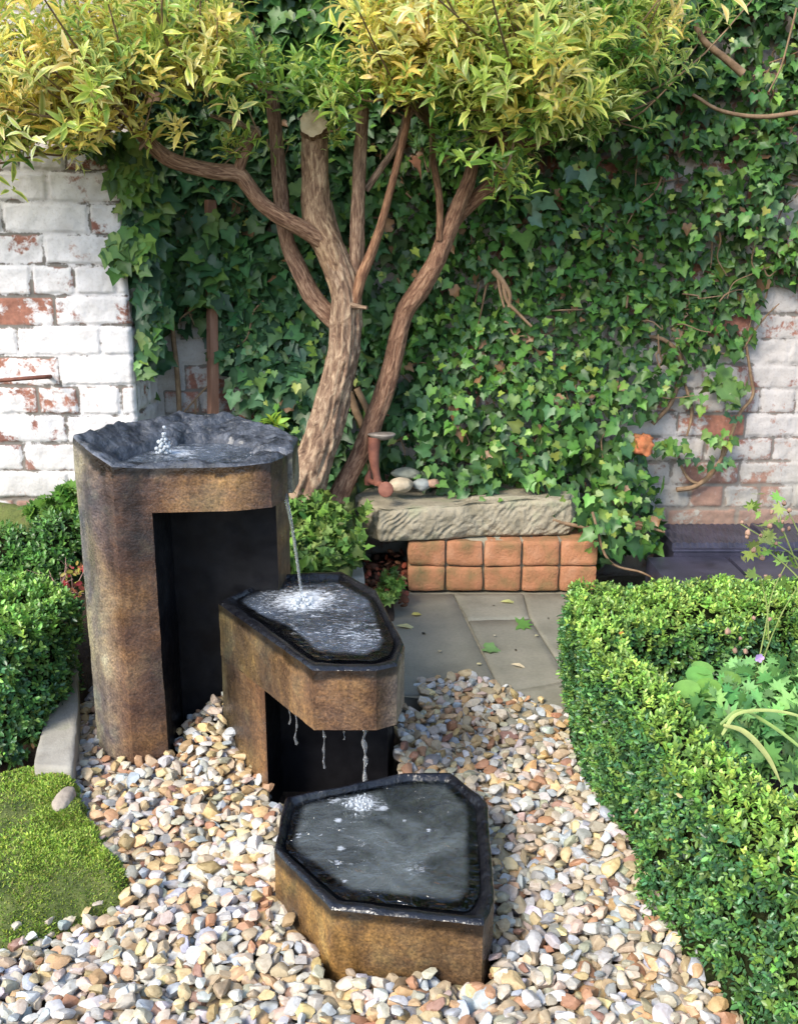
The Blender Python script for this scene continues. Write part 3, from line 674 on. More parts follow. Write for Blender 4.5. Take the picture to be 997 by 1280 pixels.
def pool(name, keys, z, matl, per, rings=26, ripple=None, foamf=None, outer=None):
    P = resample(keys, per); P = soften(P, 2); c = P.mean(0); rr = []; cc = []; tin = 0.0
    if outer is not None:
        inner_r = np.linalg.norm(P - c, axis=1); P = P * 0.55 + soften(resample(outer, per), 2) * 0.45; tin = 1 - inner_r / np.linalg.norm(P - c, axis=1)
    for t in np.linspace(0, 0.995, rings):
        Q = P * (1 - t) + c * t; q3 = np.column_stack([Q, 0 * Q[:, 0]])
        zz = z + (ripple(Q) if ripple else 0); rr.append(np.column_stack([Q, np.broadcast_to(zz, len(Q))]))
        f = foamf(Q) if foamf else 0 * Q[:, 0]; g_ = np.clip((t - tin * 0.75) / 0.07, 0, 1) * np.ones(len(Q)); cc.append(np.column_stack([f * (0.35 + 0.65 * g_), g_, f]))
    V, F = loft(rr); m = MB(); m.add(V, F, np.vstack(cc)); return m.build(name, matl, kind='structure')
tk = [(-0.53, 1.86), (-0.42, 1.825), (-0.30, 1.845), (-0.225, 1.900), (-0.225, 1.921), (-0.29, 1.99), (-0.36, 2.04), (-0.47, 2.03)]
pool('water', tk, WZ - 0.004, M_water_wild, 10, 20, lambda Q: 0.002 * fbm(np.column_stack([Q, 0 * Q[:, 0]]), 40, 3, 3), lambda Q: 0.35 + 0.5 * np.exp(-((Q[:, 0] + 0.44) ** 2 + (Q[:, 1] - 1.94) ** 2) / 0.001))

# ------------------------------------------------------------------ fountain: middle column
MZ = 0.31
mid_px = [(273, 752), (391, 835), (470, 835), (496, 829), (505, 806), (470, 737), (426, 713), (347, 717)]
mid_in = [(312, 747), (399, 815), (462, 819), (480, 811), (483, 798), (459, 750), (428, 732), (352, 731)]
mo = [P2(x, y, MZ) for x, y in mid_px]; mi = [P2(x, y, MZ - 0.012) for x, y in mid_in]
mper = [26, 16, 7, 6, 14, 9, 14, 12]
root = empty('stone_fountain_basin_column', 'middle stone basin overhanging a dark niche, fed by a thin water jet', 'fountain')
mb = MB()
mop = resample(mo, mper); mip = soften(resample(mi, mper), 3)
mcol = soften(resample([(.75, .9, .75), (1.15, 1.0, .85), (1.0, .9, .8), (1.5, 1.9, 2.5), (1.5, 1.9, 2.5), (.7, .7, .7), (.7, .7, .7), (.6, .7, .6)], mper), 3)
MLZ = MZ - 0.112
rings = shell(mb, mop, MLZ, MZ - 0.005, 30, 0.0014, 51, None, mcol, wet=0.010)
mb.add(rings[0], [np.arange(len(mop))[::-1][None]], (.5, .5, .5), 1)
A = np.array(mo[0]); B = np.array(mo[1]); u = (B - A) / np.linalg.norm(B - A)
# the leg keeps the left part of the slanting face as far as picture column 334
best = min(np.linspace(0.1, 0.9, 400), key=lambda s: abs(px_of(np.array([[*(A + (B - A) * s), 0.15]]))[0][0] - 332))
L1 = A + (B - A) * best
RB = P2(483, 900, 0.15)
Rx = px_of(np.array([[0.0, 1.80, 0.1]]))
backY = max(L1[1] + 0.02, 1.78)
xr = (484 - CX) / FPX * (backY * cp + 0.9 * sp)
n2 = [tuple(A), tuple(L1), (L1[0] + 0.012, backY), (xr, backY), (xr + 0.012, backY + 0.10), tuple(mo[5] + np.array([-0.01, -0.02])), tuple(mo[6] + np.array([0, -0.03])), tuple(mo[7] + np.array([0, -0.01]))]
p2 = [16, 10, 14, 6, 8, 6, 8, 8]
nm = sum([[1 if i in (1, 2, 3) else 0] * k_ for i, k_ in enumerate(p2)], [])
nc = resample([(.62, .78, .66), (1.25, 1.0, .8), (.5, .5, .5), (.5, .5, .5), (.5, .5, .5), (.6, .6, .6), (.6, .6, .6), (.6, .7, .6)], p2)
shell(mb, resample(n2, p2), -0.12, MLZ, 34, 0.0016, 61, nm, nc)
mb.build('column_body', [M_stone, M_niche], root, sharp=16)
def basin_top(outer_ring, inner, ztop, zwater, floor, matl, root, name, wob=0.0012, c=None):
    m = MB(); o2 = outer_ring[:, :2]; cc = inner.mean(0) if c is None else c; seg = []
    def sgm(a, z, wn=1.0):
        Q = o2 * (1 - a) + inner * a; q3 = np.column_stack([Q, 0 * Q[:, 0]])
        return np.column_stack([Q, z + wob * wn * fbm(q3, 22, 3, 71)])
    seg += [np.column_stack([o2, outer_ring[:, 2]]), sgm(0.05, ztop - 0.001), sgm(0.13, ztop), sgm(0.24, ztop - 0.0015), sgm(0.34, ztop - 0.005), sgm(0.44, ztop - 0.010, 0.5), sgm(0.6, ztop - 0.016, 0.5), sgm(0.8, ztop - 0.022, 0.5), sgm(1.0, ztop - 0.027)]
    for t, zz in ((0.06, ztop - 0.033), (0.14, floor + 0.004), (0.3, floor), (0.6, floor - 0.002), (0.97, floor - 0.002)):
        Q = inner * (1 - t) + cc * t; seg.append(np.column_stack([Q, zz + 0.002 * fbm(np.column_stack([Q, 0 * Q[:, 0]]), 12, 3, 73)]))
    V, F = loft(seg); m.add(V, F); return m.build(name, matl, root)
basin_top(rings[-1], mip, MZ, MZ - 0.014, MZ - 0.05, M_wet, root, 'wet_rim')
rebase(root, (-0.15, 1.85, 0))
imp2 = P2(378, 752, MZ - 0.012)
def rip(Q, c, a=0.0022, wl=0.022, dec=0.10):
    r = np.linalg.norm(Q - c, axis=1); return a * np.cos(r / wl * 2 * math.pi) * np.exp(-r / dec)
pool('water', mi, MZ - 0.0075, M_water_wild, mper, 60, lambda Q: rip(Q, imp2, 0.0014) + 0.0016 * fbm(np.column_stack([Q, 0 * Q[:, 0]]), 45, 3, 5), lambda Q: 0.28 + 0.6 * np.exp(-np.sum((Q - imp2) ** 2, 1) / 0.004) + 0.15 * np.exp(-np.sum((Q - np.array(P2(450, 790, MZ))) ** 2, 1) / 0.01), mo)

# ------------------------------------------------------------------ fountain: lower basin
LZ = 0.086
low_px = [(343, 1060), (352, 1017), (357, 997), (448, 977), (505, 966), (562, 964), (610, 1003), (617, 1120), (604, 1153), (413, 1134)]
low_in = [(366, 1060), (374, 1030), (382, 1008), (450, 996), (508, 984), (556, 986), (580, 1012), (586, 1110), (572, 1130), (436, 1114)]
lo = [P2(x, y, LZ) for x, y in low_px][::-1]; li_ = [P2(x, y, LZ - 0.016) for x, y in low_in][::-1]
lper = [8, 6, 12, 10, 10, 10, 18, 7, 26, 16]; lper = [lper[(8 - i) % 10] for i in range(10)]
root = empty('stone_basin', 'lowest stone basin set in the gravel, brown sides and glossy black rim', 'fountain')
mb = MB(); lop = soften(resample(lo, lper), 0); lip = soften(resample(li_, lper), 3)
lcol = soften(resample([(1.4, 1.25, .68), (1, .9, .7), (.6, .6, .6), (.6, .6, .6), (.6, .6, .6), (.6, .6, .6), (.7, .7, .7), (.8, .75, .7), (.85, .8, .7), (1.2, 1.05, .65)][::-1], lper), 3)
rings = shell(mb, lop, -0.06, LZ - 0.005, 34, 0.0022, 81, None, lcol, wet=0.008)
mb.build('basin_body', M_stone, root, sharp=16)
basin_top(rings[-1], lip, LZ, LZ - 0.018, LZ - 0.058, M_wet, root, 'wet_rim', 0.0016)
rebase(root, (0, 1.35, 0))
FO = [(423, 1031, .95, .00006), (426, 1066, 1.0, .00005), (422, 1085, .95, .00005), (430, 1108, 1.0, .00005), (505, 1032, .8, .00003), (535, 1044, .8, .00004), (400, 1050, .6, .00003), (372, 1050, .8, .00008), (480, 1015, .7, .0001), (415, 1005, .7, .0002), (520, 1090, .45, .001)]
imp3 = P2(452, 1003, LZ - 0.010)
pool('water', li_, LZ - 0.0095, M_water_calm, lper, 60, lambda Q: rip(Q, imp3, 0.0009, 0.02, 0.05) + 0.0006 * fbm(np.column_stack([Q, 0 * Q[:, 0]]), 25, 3, 15), lambda Q: 0.0 + 0.75 * np.exp(-np.sum((Q - imp3) ** 2, 1) / 0.0014) + sum(a_ * np.exp(-np.sum((Q - P2(x_, y_, LZ - .018)) ** 2, 1) / g_) for x_, y_, a_, g_ in FO), lo)

# ------------------------------------------------------------------ falling water
def fall(name, label, pts, rad, wob=0.15, group=None, beads=()):
    m = MB(); tube(m, pts, rad, 10, 0, lump=wob, n=10, seed=len(pts) + int(pts[0][0] * 1000) % 7)
    for (p, r) in beads:
        v = iv * np.array([r, r, r * 1.5]) + np.array(p); m.add(v, if_)
    return m.build(name, M_jet, label=label, cat='water jet', group=group)
a = np.array(atY(347, 598, 1.895)); b = np.array([imp2[0], imp2[1], MZ - 0.012])
pts = [a + np.array([-0.016, 0.012, 0.040]), a + np.array([-0.006, 0.006, 0.026]), a]
for t in np.linspace(0.12, 1, 9): pts.append(np.array([a[0] + (b[0] - a[0]) * t, a[1] + (b[1] - a[1]) * t, a[2] + (b[2] - a[2]) * (0.08 * t + 0.92 * t * t)]))
fall('water_jet', 'arching water jet pouring from the tallest column', pts, [0.0055, 0.0055, 0.005, 0.0042, 0.0038, 0.0036, 0.0033, 0.0031, 0.003, 0.003, 0.003, 0.0034], 0.3)
MY = 1.555
drips = [(455, 905, 990, 0.0045, 'thickest water trickle under the middle basin, nearest its right end'), (404, 903, 960, 0.0026, 'water trickle under the middle basin, third from its right end'), (430, 906, 925, 0.0014, 'shortest drip under the middle basin, beside the thickest trickle'), (369, 880, 930, 0.003, 'water trickle under the slanting edge of the middle basin'), (361, 870, 905, 0.0018, 'leftmost thin drip under the slanting edge of the middle basin')]
for i, (x, y0, y1, r, lb) in enumerate(drips):
    Yd = {0: MY, 1: MY + 0.02, 2: MY, 3: 1.66, 4: 1.68}[i]
    p0 = np.array(atY(x, y0, Yd)); p0[2] = MLZ + 0.004
    p1 = np.array(atY(x, y1, Yd)); p1[0] = p0[0]
    if i == 0: p1[2] = LZ - 0.011
    nk = 17; seg = [p0 + (p1 - p0) * t + np.array([0.0022 * vnoise(np.array([[t * 9, i * 3.3, 0]]))[0], 0, 0]) for t in np.linspace(0, 1, nk)]
    rr = [r * (rng.uniform(0.6, 1.0) if (k_ // 2) % 2 else rng.uniform(0.25, 0.55)) for k_ in range(nk)]; rr[0] = r * 1.3; rr[-1] = r * 0.9
    bd = [((p1[0] + 0.001 * rng.normal(), p1[1], p1[2] - d), r * rng.uniform(0.5, 0.9)) for d in (0.012, 0.026, 0.05, 0.07) if p1[2] - d > LZ]
    fall('water_trickle', lb, seg, rr, 0.35, 'trickles under the middle basin')
# foam and bubbles
def foam(name, label, c, n, rad, rmin, rmax, zsp):
    m = MB(); v1, f1 = ico(1)
    for _ in range(n):
        d = rng.normal(size=2) * rad; r = rng.uniform(rmin, rmax)
        m.add(v1 * r + np.array([c[0] + d[0], c[1] + d[1], c[2] + abs(rng.normal()) * zsp]), f1)
    return m.build(name, M_foam, label=label, cat='foam')
m_, t_, b_ = mat('foam'); b_.inputs['Base Color'].default_value = (0.75, 0.8, 0.85, 1); b_.inputs['Roughness'].default_value = 0.15; b_.inputs['Transmission Weight'].default_value = 0.55; b_.inputs['IOR'].default_value = 1.25; M_foam = m_
foam('bubbling_spring', 'small bubbling spout of water on the cleft top of the tallest column', (*P2(205, 566, WZ), WZ), 80, 0.0055, 0.002, 0.0045, 0.016)
foam('foam', 'cluster of foam bubbles where the arching jet lands', (imp2[0] + 0.0, imp2[1] - 0.02, MZ - 0.009), 60, 0.013, 0.002, 0.0055, 0.003)
foam('foam', 'foam where the thickest trickle lands in the lowest basin', (imp3[0] - 0.004, imp3[1], LZ - 0.010), 60, 0.013, 0.0012, 0.003, 0.001)

# ------------------------------------------------------------------ kerbs and edging on the left
def block(name, poly, z0, z1, matl, seed=0, **tg):
    P = soften(resample(poly, 12), 1); c = P.mean(0); rings = []
    for a_, z in ((1, z0), (1, z1 - 0.008), (0.985, z1 - 0.002), (0.96, z1), (0.7, z1), (0.4, z1), (0.03, z1)):
        Q = c + (P - c) * a_; q3 = np.column_stack([Q, np.full(len(Q), z)]); n_ = fbm(q3, 30, 3, seed)
        rings.append(np.column_stack([Q + 0.0015 * n_[:, None], z + 0.002 * fbm(q3, 14, 3, seed + 2)]))
    V, F = loft(rings); m = MB(); m.add(V, F); return m.build(name, matl, **tg)
K = lambda x, y, z: tuple(atZ(x, y, z)[:2])
block('kerb', [K(97, 815, .05), K(99, 880, .05), K(92, 958, .05), K(40, 958, .05), K(62, 880, .05), K(78, 815, .05)], -0.08, 0.05, M_kerb, 3, label='mossy kerb stone between left box hedge and tallest column', cat='kerb')
kz = 0.12
block('kerb', [K(338, 722, kz), K(456, 722, kz), K(452, 700, kz), K(338, 700, kz)], -0.08, kz, M_kerb, 6, label='pale kerb stone behind the middle basin, under ground cover', cat='kerb')

# moss mound front left
mo_poly = [atZ(x, y, 0.03)[:2] for x, y in ((-260, 945), (0, 946), (60, 944), (98, 962), (126, 1010), (140, 1040), (162, 1072), (150, 1100), (100, 1120), (50, 1140), (0, 1152), (-260, 1190))]
P = soften(resample(mo_poly, 16), 6); c = np.array([-0.62, 1.53]); P = P + unit(P - c) * (0.016 * fbm(np.column_stack([P, 0 * P[:, 0]]), 16, 3, 8))[:, None]; rr = []
for t in np.linspace(0, 0.99, 30):
    Q = P * (1 - t) + c * t; q3 = np.column_stack([Q, 0 * Q[:, 0]])
    rr.append(np.column_stack([Q, -0.03 + 0.058 * min(1, t * 4) ** 0.5 + 0.008 * fbm(q3, 16, 4, 5) * min(1, t * 6)]))
V, F = loft(rr); mb = MB(); mb.add(V, F, (1, 1, 1), 0)
nl = 42000; tri = rng.random(nl) ** 0.6; ii = rng.integers(0, len(P), nl); tt = rng.random(nl)
Q = (P[ii] * (1 - tt[:, None]) + P[(ii + 1) % len(P)] * tt[:, None]); Q = Q * tri[:, None] + c * (1 - tri[:, None])
tl = 1 - tri; zz = -0.03 + 0.058 * np.minimum(1, tl * 4) ** 0.5 + 0.008 * fbm(np.column_stack([Q, 0 * tl]), 16, 4, 5) * np.minimum(1, tl * 6)
vis = Q[:, 0] > -1.0; Q, zz = Q[vis], zz[vis]; nl = len(Q)
cl = 0.5 + 0.5 * fbm(np.column_stack([Q, 0 * zz]), 9, 3, 50)
cc = pick(nl, [(0.25, 0.35, 0.05), (0.17, 0.27, 0.04), (0.32, 0.40, 0.08), (0.26, 0.24, 0.08)], [.4, .3, .22, .08]) * (0.75 + 0.45 * cl[:, None])
ax = rng.normal(size=(nl, 3)) * np.array([1, 1, 0.25]) + np.array([0, 0, 0.9])
leaves(mb, 'box', np.column_stack([Q, zz - 0.002]), ax, rng.normal(size=(nl, 3)) + np.array([0, 0, 1.0]), rng.uniform(0.004, 0.009, nl) * (0.7 + 0.7 * np.clip(cl, 0, 1)), cc * 1.25, None, 1, 0.6)
mb.build('moss', [M_mossy, M_leaf_soft], kind='stuff')
def pebble(name, label, cat, c, size, colr, seed, group=None, rz=0):
    v, f = ico(3); v = v * (1 + 0.12 * fbm(v * 1.0 + seed, 1.4, 3, seed))[:, None] * np.array(size)
    ca, sa = math.cos(rz), math.sin(rz); v[:, :2] = v[:, :2] @ np.array([[ca, sa], [-sa, ca]])
    m = MB(); m.add(v + np.array(c), f, colr); return m.build(name, colr_mat(colr), label=label, cat=cat, group=group)
_cm = {}
def colr_mat(c):
    k_ = tuple(c)
    if k_ not in _cm:
        _cm[k_] = simple('stone_tone', [(0.3, tuple(x * 0.6 for x in c)), (0.5, tuple(c)), (0.75, tuple(min(1, x * 1.35) for x in c))], 30, 0.8, 0.4, 0.002, 140)
    return _cm[k_]
pebble('rounded_stone', 'smooth grey-pink stone half sunk in the moss mound', 'stone', atZ(80, 1000, 0.034), (0.018, 0.036, 0.014), (0.30, 0.25, 0.20), 4)

# ------------------------------------------------------------------ stone seat, brick plinth, things on it
SZ0, SZ1 = 0.158, 0.25
pl = [K(474, 679, SZ0), K(600, 672, SZ0), (0.50, 2.80), (0.56, 3.02), (-0.11, 3.03), (-0.135, 2.88)]
sper = [80, 120, 14, 24, 20, 30]
P = soften(resample(pl, sper), 1); mb = MB(); rings = []; c = P.mean(0); zup = 0.018 * np.clip((P[:, 0] - 0.1) / 0.5, 0, 1)
nr = unit(np.column_stack([(np.roll(P, -1, 0) - np.roll(P, 1, 0))[:, 1], -(np.roll(P, -1, 0) - np.roll(P, 1, 0))[:, 0]]))
for t in np.linspace(0, 1, 40):
    z = SZ0 + (SZ1 + zup - SZ0) * t + (0.008 * fbm(np.column_stack([P, 0 * P[:, 0]]), 9, 3, 6)) * (0.2 + 0.8 * t)
    q = np.column_stack([P, z]); 
    diag = np.abs(((q[:, 0] * 38 - q[:, 2] * 44 + 1.2 * fbm(q, 16, 2, 14) + 0.8 * fbm(q, 9, 2, 4)) % 1.0) - 0.5) * 2
    d = -0.012 * (1 - (2 * t - 1) ** 6) * 0 - 0.0045 * diag * np.clip(0.5 + 1.3 * fbm(q, 7, 2, 31), 0, 1.2) * np.sin(math.pi * t) ** 0.3 - 0.007 * (abs(2 * t - 1) ** 14) + 0.008 * fbm(q, 14, 4, 8) + 0.003 * fbm(q, 60, 3, 9) + 0.010 * (1 - t) * t * 2
    rings.append(np.column_stack([P + nr * d[:, None], z]))
for t in (0.03, 0.1, 0.25, 0.5, 0.75, 0.98):
    Q = P * (1 - t) + c * t; z = SZ1 + zup + 0.008 * fbm(np.column_stack([Q, 0 * Q[:, 0]]), 9, 3, 6) + 0.004; rings.append(np.column_stack([Q, z]))
V, F = loft(rings); mb.add(V, F); k = len(P); mb.add(rings[0], [np.arange(k)[::-1][None]])
mb.build('sandstone_slab', M_trough, label='rough hewn sandstone slab lying across terracotta bricks', cat='stone slab')
mb = MB()
xb = [(509 + 47.7 * i - CX) / FPX * (2.75 * cp + 0.9 * sp) for i in range(6)]
wb = xb[1] - xb[0]
root = empty('brick_plinth', 'low plinth of two rows of square terracotta bricks under the sandstone slab', 'brick plinth')
for r in range(2):
    for i in range(5):
        m = MB(); v, f = rockcube(12, r * 7 + i, (wb - 0.004, 0.20, 0.0745), pw=20, amp=0.003, sc=2.2)
        tn = rng.uniform(0.85, 1.15); v = v + np.array([xb[i] + wb / 2, 2.755 + 0.10 + rng.normal() * 0.0015, 0.0395 + r * 0.0775]); m.add(v, f, np.array([1, 1, 1]) * tn)
        m.build('brick', M_terra, root)
v, f = boxv(((xb[0] + xb[5]) / 2, 2.87, 0.077), (xb[5] - xb[0] - 0.012, 0.2, 0.153)); mb.add(v, f); mb.build('mortar', M_mortar, root)
rebase(root, (0.2, 2.85, 0))
# shoemaker's iron last standing on the slab
root = empty('cobblers_last', "rusty three-footed iron shoemaker's last standing on the sandstone slab", 'iron last')
mb = MB(); LY = 2.80
A0 = lambda x, y, Y=LY: np.array(atY(x, y, Y))
v0 = [A0(468, 546), A0(467, 570), A0(470, 592), A0(473, 606)]
tube(mb, v0, [0.0185, 0.0155, 0.011, 0.012], 14, n=6)
tube(mb, [A0(473, 604), A0(478, 608, 2.77), A0(481, 612, 2.745)], [0.010, 0.009, 0.012], 10, n=6)
tube(mb, [A0(473, 604), A0(466, 603, 2.82), A0(460, 600, 2.84)], [0.010, 0.008, 0.009], 10, n=6)
tube(mb, [A0(462, 588, 2.84), A0(460, 598, 2.84), A0(459, 606, 2.84)], [0.004, 0.011, 0.009], 10, n=6)
mb.build('stand', M_rust, root)
def disc(m, c, nrm_, pts2, th):
    nrm_ = unit(np.array(nrm_, float)); u_ = unit(np.cross(nrm_, (0.0, 0.01, 1.0))); w_ = np.cross(nrm_, u_); P_ = np.array(pts2)
    W = lambda s, o: c + (P_[:, :1] * s) * u_ + (P_[:, 1:] * s) * w_ + nrm_ * o
    rg_ = [W(0.02, -th), W(0.9, -th), W(1, -th * 0.6), W(1, th * 0.6), W(0.9, th), W(0.02, th)]
    V_, F_ = loft(rg_); m.add(V_, F_)
ang = np.linspace(0, 2 * math.pi, 24, endpoint=False)
mb = MB(); disc(mb, A0(482, 612, 2.735), (0.1, -1, 0.25), np.column_stack([0.0215 * np.cos(ang), 0.0225 * np.sin(ang)]), 0.004); mb.build('heel_plate', M_rust, root)
mb = MB(); c = A0(477, 543); sole = np.column_stack([0.040 * np.cos(ang), 0.026 * np.sin(ang) * (1 + 0.3 * np.cos(ang))])
W = lambda s, dz: np.column_stack([c[0] + sole[:, 0] * s, c[1] + sole[:, 1] * s, c[2] + dz + 0.0 * sole[:, 0]])
V, F = loft([W(0.3, -0.016), W(0.75, -0.010), W(1, -0.001), W(1, 0.0015), W(0.9, 0.003), W(0.02, 0.004)]); mb.add(V, F); mb.build('sole_plate', M_iron_top, root)
rebase(root, (-0.04, 2.8, 0.25))
zt = SZ1 + 0.022
pebble('rounded_stone', 'largest speckled cobble on the slab beside the iron last', 'stone', atY(501, 606, 2.83), (0.036, 0.03, 0.021), (0.34, 0.28, 0.20), 11, 'cobbles on the sandstone slab')
pebble('rounded_stone', 'pale green flat cobble behind the largest one on the slab', 'stone', atY(507, 592, 2.92), (0.042, 0.03, 0.017), (0.26, 0.26, 0.20), 12, 'cobbles on the sandstone slab')
pebble('rounded_stone', 'blue-grey cobble on the slab just left of the hanging ivy', 'stone', atY(527, 606, 2.87), (0.026, 0.026, 0.018), (0.21, 0.225, 0.22), 13, 'cobbles on the sandstone slab')
pebble('rounded_stone', 'small pinkish cobble on the slab at the ivy edge', 'stone', atY(541, 604, 2.87), (0.02, 0.02, 0.013), (0.34, 0.21, 0.15), 14, 'cobbles on the sandstone slab')

# ------------------------------------------------------------------ dark tiles at the right
root = empty('tiled_step', 'blue-black ribbed tile step below the right end of the brick wall', 'tiled step')
m = MB(); x0, x1 = 0.80, 2.3
for i in range(5):
    X0 = x0 + i * 0.30; X1 = X0 + 0.296; nx_, ny_ = 60, 10
    X, Y = np.meshgrid(np.linspace(X0, X1, nx_), np.linspace(2.80, 3.03, ny_)); x, y = X.ravel(), Y.ravel()
    z = 0.128 + 0.0025 * (np.sin((x + 0.6 * y) * 2 * math.pi / 0.022) > 0.1) + 0.002 * i % 0.003
    e = (x < X0 + .003) | (x > X1 - .003) | (y < 2.804); z = np.where(e, 0.11, z); m.add(np.column_stack([x, y, z]), grid_faces(nx_, ny_))
v, f = boxv(((x0 + x1) / 2, 2.915, 0.02), (x1 - x0 - 0.01, 0.222, 0.196)); m.add(v, f); m.build('upper_tiles', M_slate, root, smooth=False)
m = MB()
for i in range(6):
    v, f = rockcube(6, i, (0.235, 0.23, 0.10), pw=26, amp=0.001); m.add(v + np.array([0.72 + 0.119 + i * 0.238, 2.682, 0.046 + 0.002 * (i % 2)]), f)
m.build('lower_tiles', M_slate, root); rebase(root, (1.2, 2.8, 0.0))

# ------------------------------------------------------------------ timber post and iron rod
m = MB(); pz = [atY(263, y, 2.98) for y in (250, 330, 420, 540)]
tube(m, [(p[0] + 0.003 * i, p[1], p[2]) for i, p in enumerate(pz)], [0.0175, 0.0175, 0.0175, 0.018], 4, n=6, lump=0.03)
m.build('wooden_post', M_wood, label='slim brown timber post against the back wall behind the tallest column', cat='post', smooth=False)
m = MB(); tube(m, [atY(-120, 490, 2.60), atY(-20, 478, 2.64), atY(20, 474, 2.66), atY(60, 471, 2.70), atY(61, 471, 2.78)], [0.006, 0.006, 0.0055, 0.006, 0.006], 8, n=5)
m.build('iron_rod', M_rust, label='thin rusty iron rod sticking out of the white left wall', cat='rod')

# ------------------------------------------------------------------ trees
def T_(pts, Y):
    out = []
    for i, p in enumerate(pts): out.append(atY(p[0], p[1], p[2] if len(p) > 2 else Y))
    return np.array(out)
def rpx(r, Y=2.75): return r / FPX * (Y * cp + 0.5 * sp)
z4 = lambda pts: [(150 + p[0] * 0.5015, 100 + p[1] * 0.5015, *p[2:]) for p in pts]
tree1 = empty('variegated_tree', 'old variegated evergreen with several thick limbs in front of the ivy', 'tree')
m = MB()
def limb(pts, rad, Y=2.75, ridge=0.10, sides=20, colr=(1, 1, 1), cap=None, seed=0, n=10, lump=0.06):
    tube(m, T_(z4(pts), Y), [rpx(r) for r in rad], sides, ridge, 0, colr, cap, n, seed, lump)
limb([(445, 1075), (462, 1010), (492, 930), (520, 850), (540, 760), (556, 680), (562, 600), (560, 530), (545, 470), (520, 400)], [34, 27, 22, 20.5, 19, 18.5, 18, 17, 15.5, 14], ridge=0.16, sides=64, n=16, seed=1, lump=0.09)
limb([(556, 590), (545, 500), (520, 420), (496, 360), (488, 300), (486, 220), (484, 150, 2.75), (483, 124, 2.738), (481, 108, 2.70)], [9, 14, 16.5, 17, 15.5, 15, 15.5, 16.5, 15], cap=1, seed=2, ridge=0.12, sides=26, colr=(1.15, 1.1, 1.0))
limb([(562, 520), (545, 440), (528, 370), (522, 300)], [12, 10, 8, 3], seed=12, Y=2.77)
limb([(550, 470, 2.75), (530, 425, 2.75), (500, 400, 2.735), (450, 368, 2.71), (400, 342, 2.69), (350, 305, 2.68), (318, 262, 2.67), (292, 235, 2.66), (235, 228, 2.64), (180, 216, 2.62), (120, 195, 2.6), (60, 142, 2.58), (20, 90, 2.56)], [5, 9, 10.5, 9.5, 9, 8.5, 8.5, 9, 8.5, 8, 8, 7, 6], seed=3, colr=(1.0, 0.85, 0.78))
limb([(292, 235, 2.66), (310, 185, 2.65), (345, 122, 2.64)], [7, 5.5, 4.5], seed=4, sides=12, colr=(1.0, 0.85, 0.78))
limb([(345, 124, 2.64), (300, 112, 2.64), (225, 88, 2.64)], [3.5, 2.5, 2], seed=5, sides=8)
limb([(330, 135, 2.64), (290, 95, 2.64), (275, 78, 2.64)], [3, 2.2, 2], seed=6, sides=8)
limb([(566, 650), (550, 618), (522, 590), (480, 540), (445, 470), (420, 410), (408, 350), (400, 280), (392, 190), (386, 110), (380, 40)], [6, 9.5, 11, 11, 10.5, 9.5, 9, 8.8, 8.5, 8, 7.5], Y=2.80, seed=7, sides=22, colr=(1, .88, .85))
limb([(582, 540, 2.76), (588, 470, 2.76), (592, 380, 2.76), (594, 300, 2.76), (598, 200, 2.76), (604, 100, 2.76), (608, 20, 2.76)], [8, 9, 8.6, 8, 7.6, 7.2, 7], seed=8, sides=20, colr=(1.05, 1.0, 1.0))
limb([(585, 560, 2.73), (602, 490, 2.72), (625, 435, 2.72), (650, 360, 2.71), (672, 280, 2.7), (700, 170, 2.7), (716, 90, 2.7), (712, 20, 2.7)], [6, 6.5, 6, 4.8, 4.5, 4.2, 4, 3.5], seed=9, sides=12, colr=(1.05, .82, .7))
limb([(716, 95, 2.7), (745, 62, 2.7), (780, 40, 2.7), (812, 32, 2.7)], [3.5, 2.8, 2.2, 1.5], seed=10, sides=8)
limb([(612, 275, 2.78), (650, 220, 2.78), (690, 160, 2.78), (712, 90, 2.78)], [4.2, 4, 3.8, 3.5], seed=11, sides=10, colr=(1.1, 1.1, 1.15))
limb([(570, 560, 2.72), (600, 566, 2.70), (616, 568, 2.69)], [4, 2.6, 2.2], seed=15, sides=8)
m.build('trunk', [M_bark, M_cut], tree1)
tree2 = empty('leaning_tree', 'slimmer variegated tree leaning right in front of the ivy wall', 'tree')
m = MB()
limb([(520, 1090, 2.80), (560, 1005, 2.82), (600, 930, 2.84), (632, 850, 2.84), (655, 790, 2.84), (678, 710, 2.84), (695, 630, 2.84), (712, 575, 2.84), (752, 515, 2.83), (785, 455, 2.82), (812, 390, 2.82), (840, 320, 2.82), (868, 250, 2.82), (885, 180, 2.82)], [15, 12.5, 12, 12.5, 12, 11.5, 11, 11.5, 12, 10.5, 10.5, 9.5, 8, 6], seed=21, sides=30, ridge=0.10, colr=(0.95, .78, .72), n=10)
limb([(806, 420, 2.83), (830, 350, 2.84), (880, 300, 2.85), (935, 255, 2.85), (965, 205, 2.85), (985, 170, 2.85), (1040, 155, 2.84), (1100, 135, 2.84), (1150, 95, 2.84)], [8, 10.5, 10, 9.5, 9, 8, 6.5, 5, 4], seed=22, sides=20, colr=(0.8, .62, .55))
limb([(965, 205, 2.85), (955, 150, 2.86), (930, 90, 2.86)], [9, 7, 5], seed=23, sides=14, colr=(0.8, .62, .55))
limb([(795, 400, 2.80), (796, 300, 2.80), (780, 200, 2.80), (776, 120, 2.80)], [4, 4.5, 4, 3.5], seed=24, sides=10, colr=(.9, .72, .62))
m.build('trunk', [M_bark, M_cut], tree2)

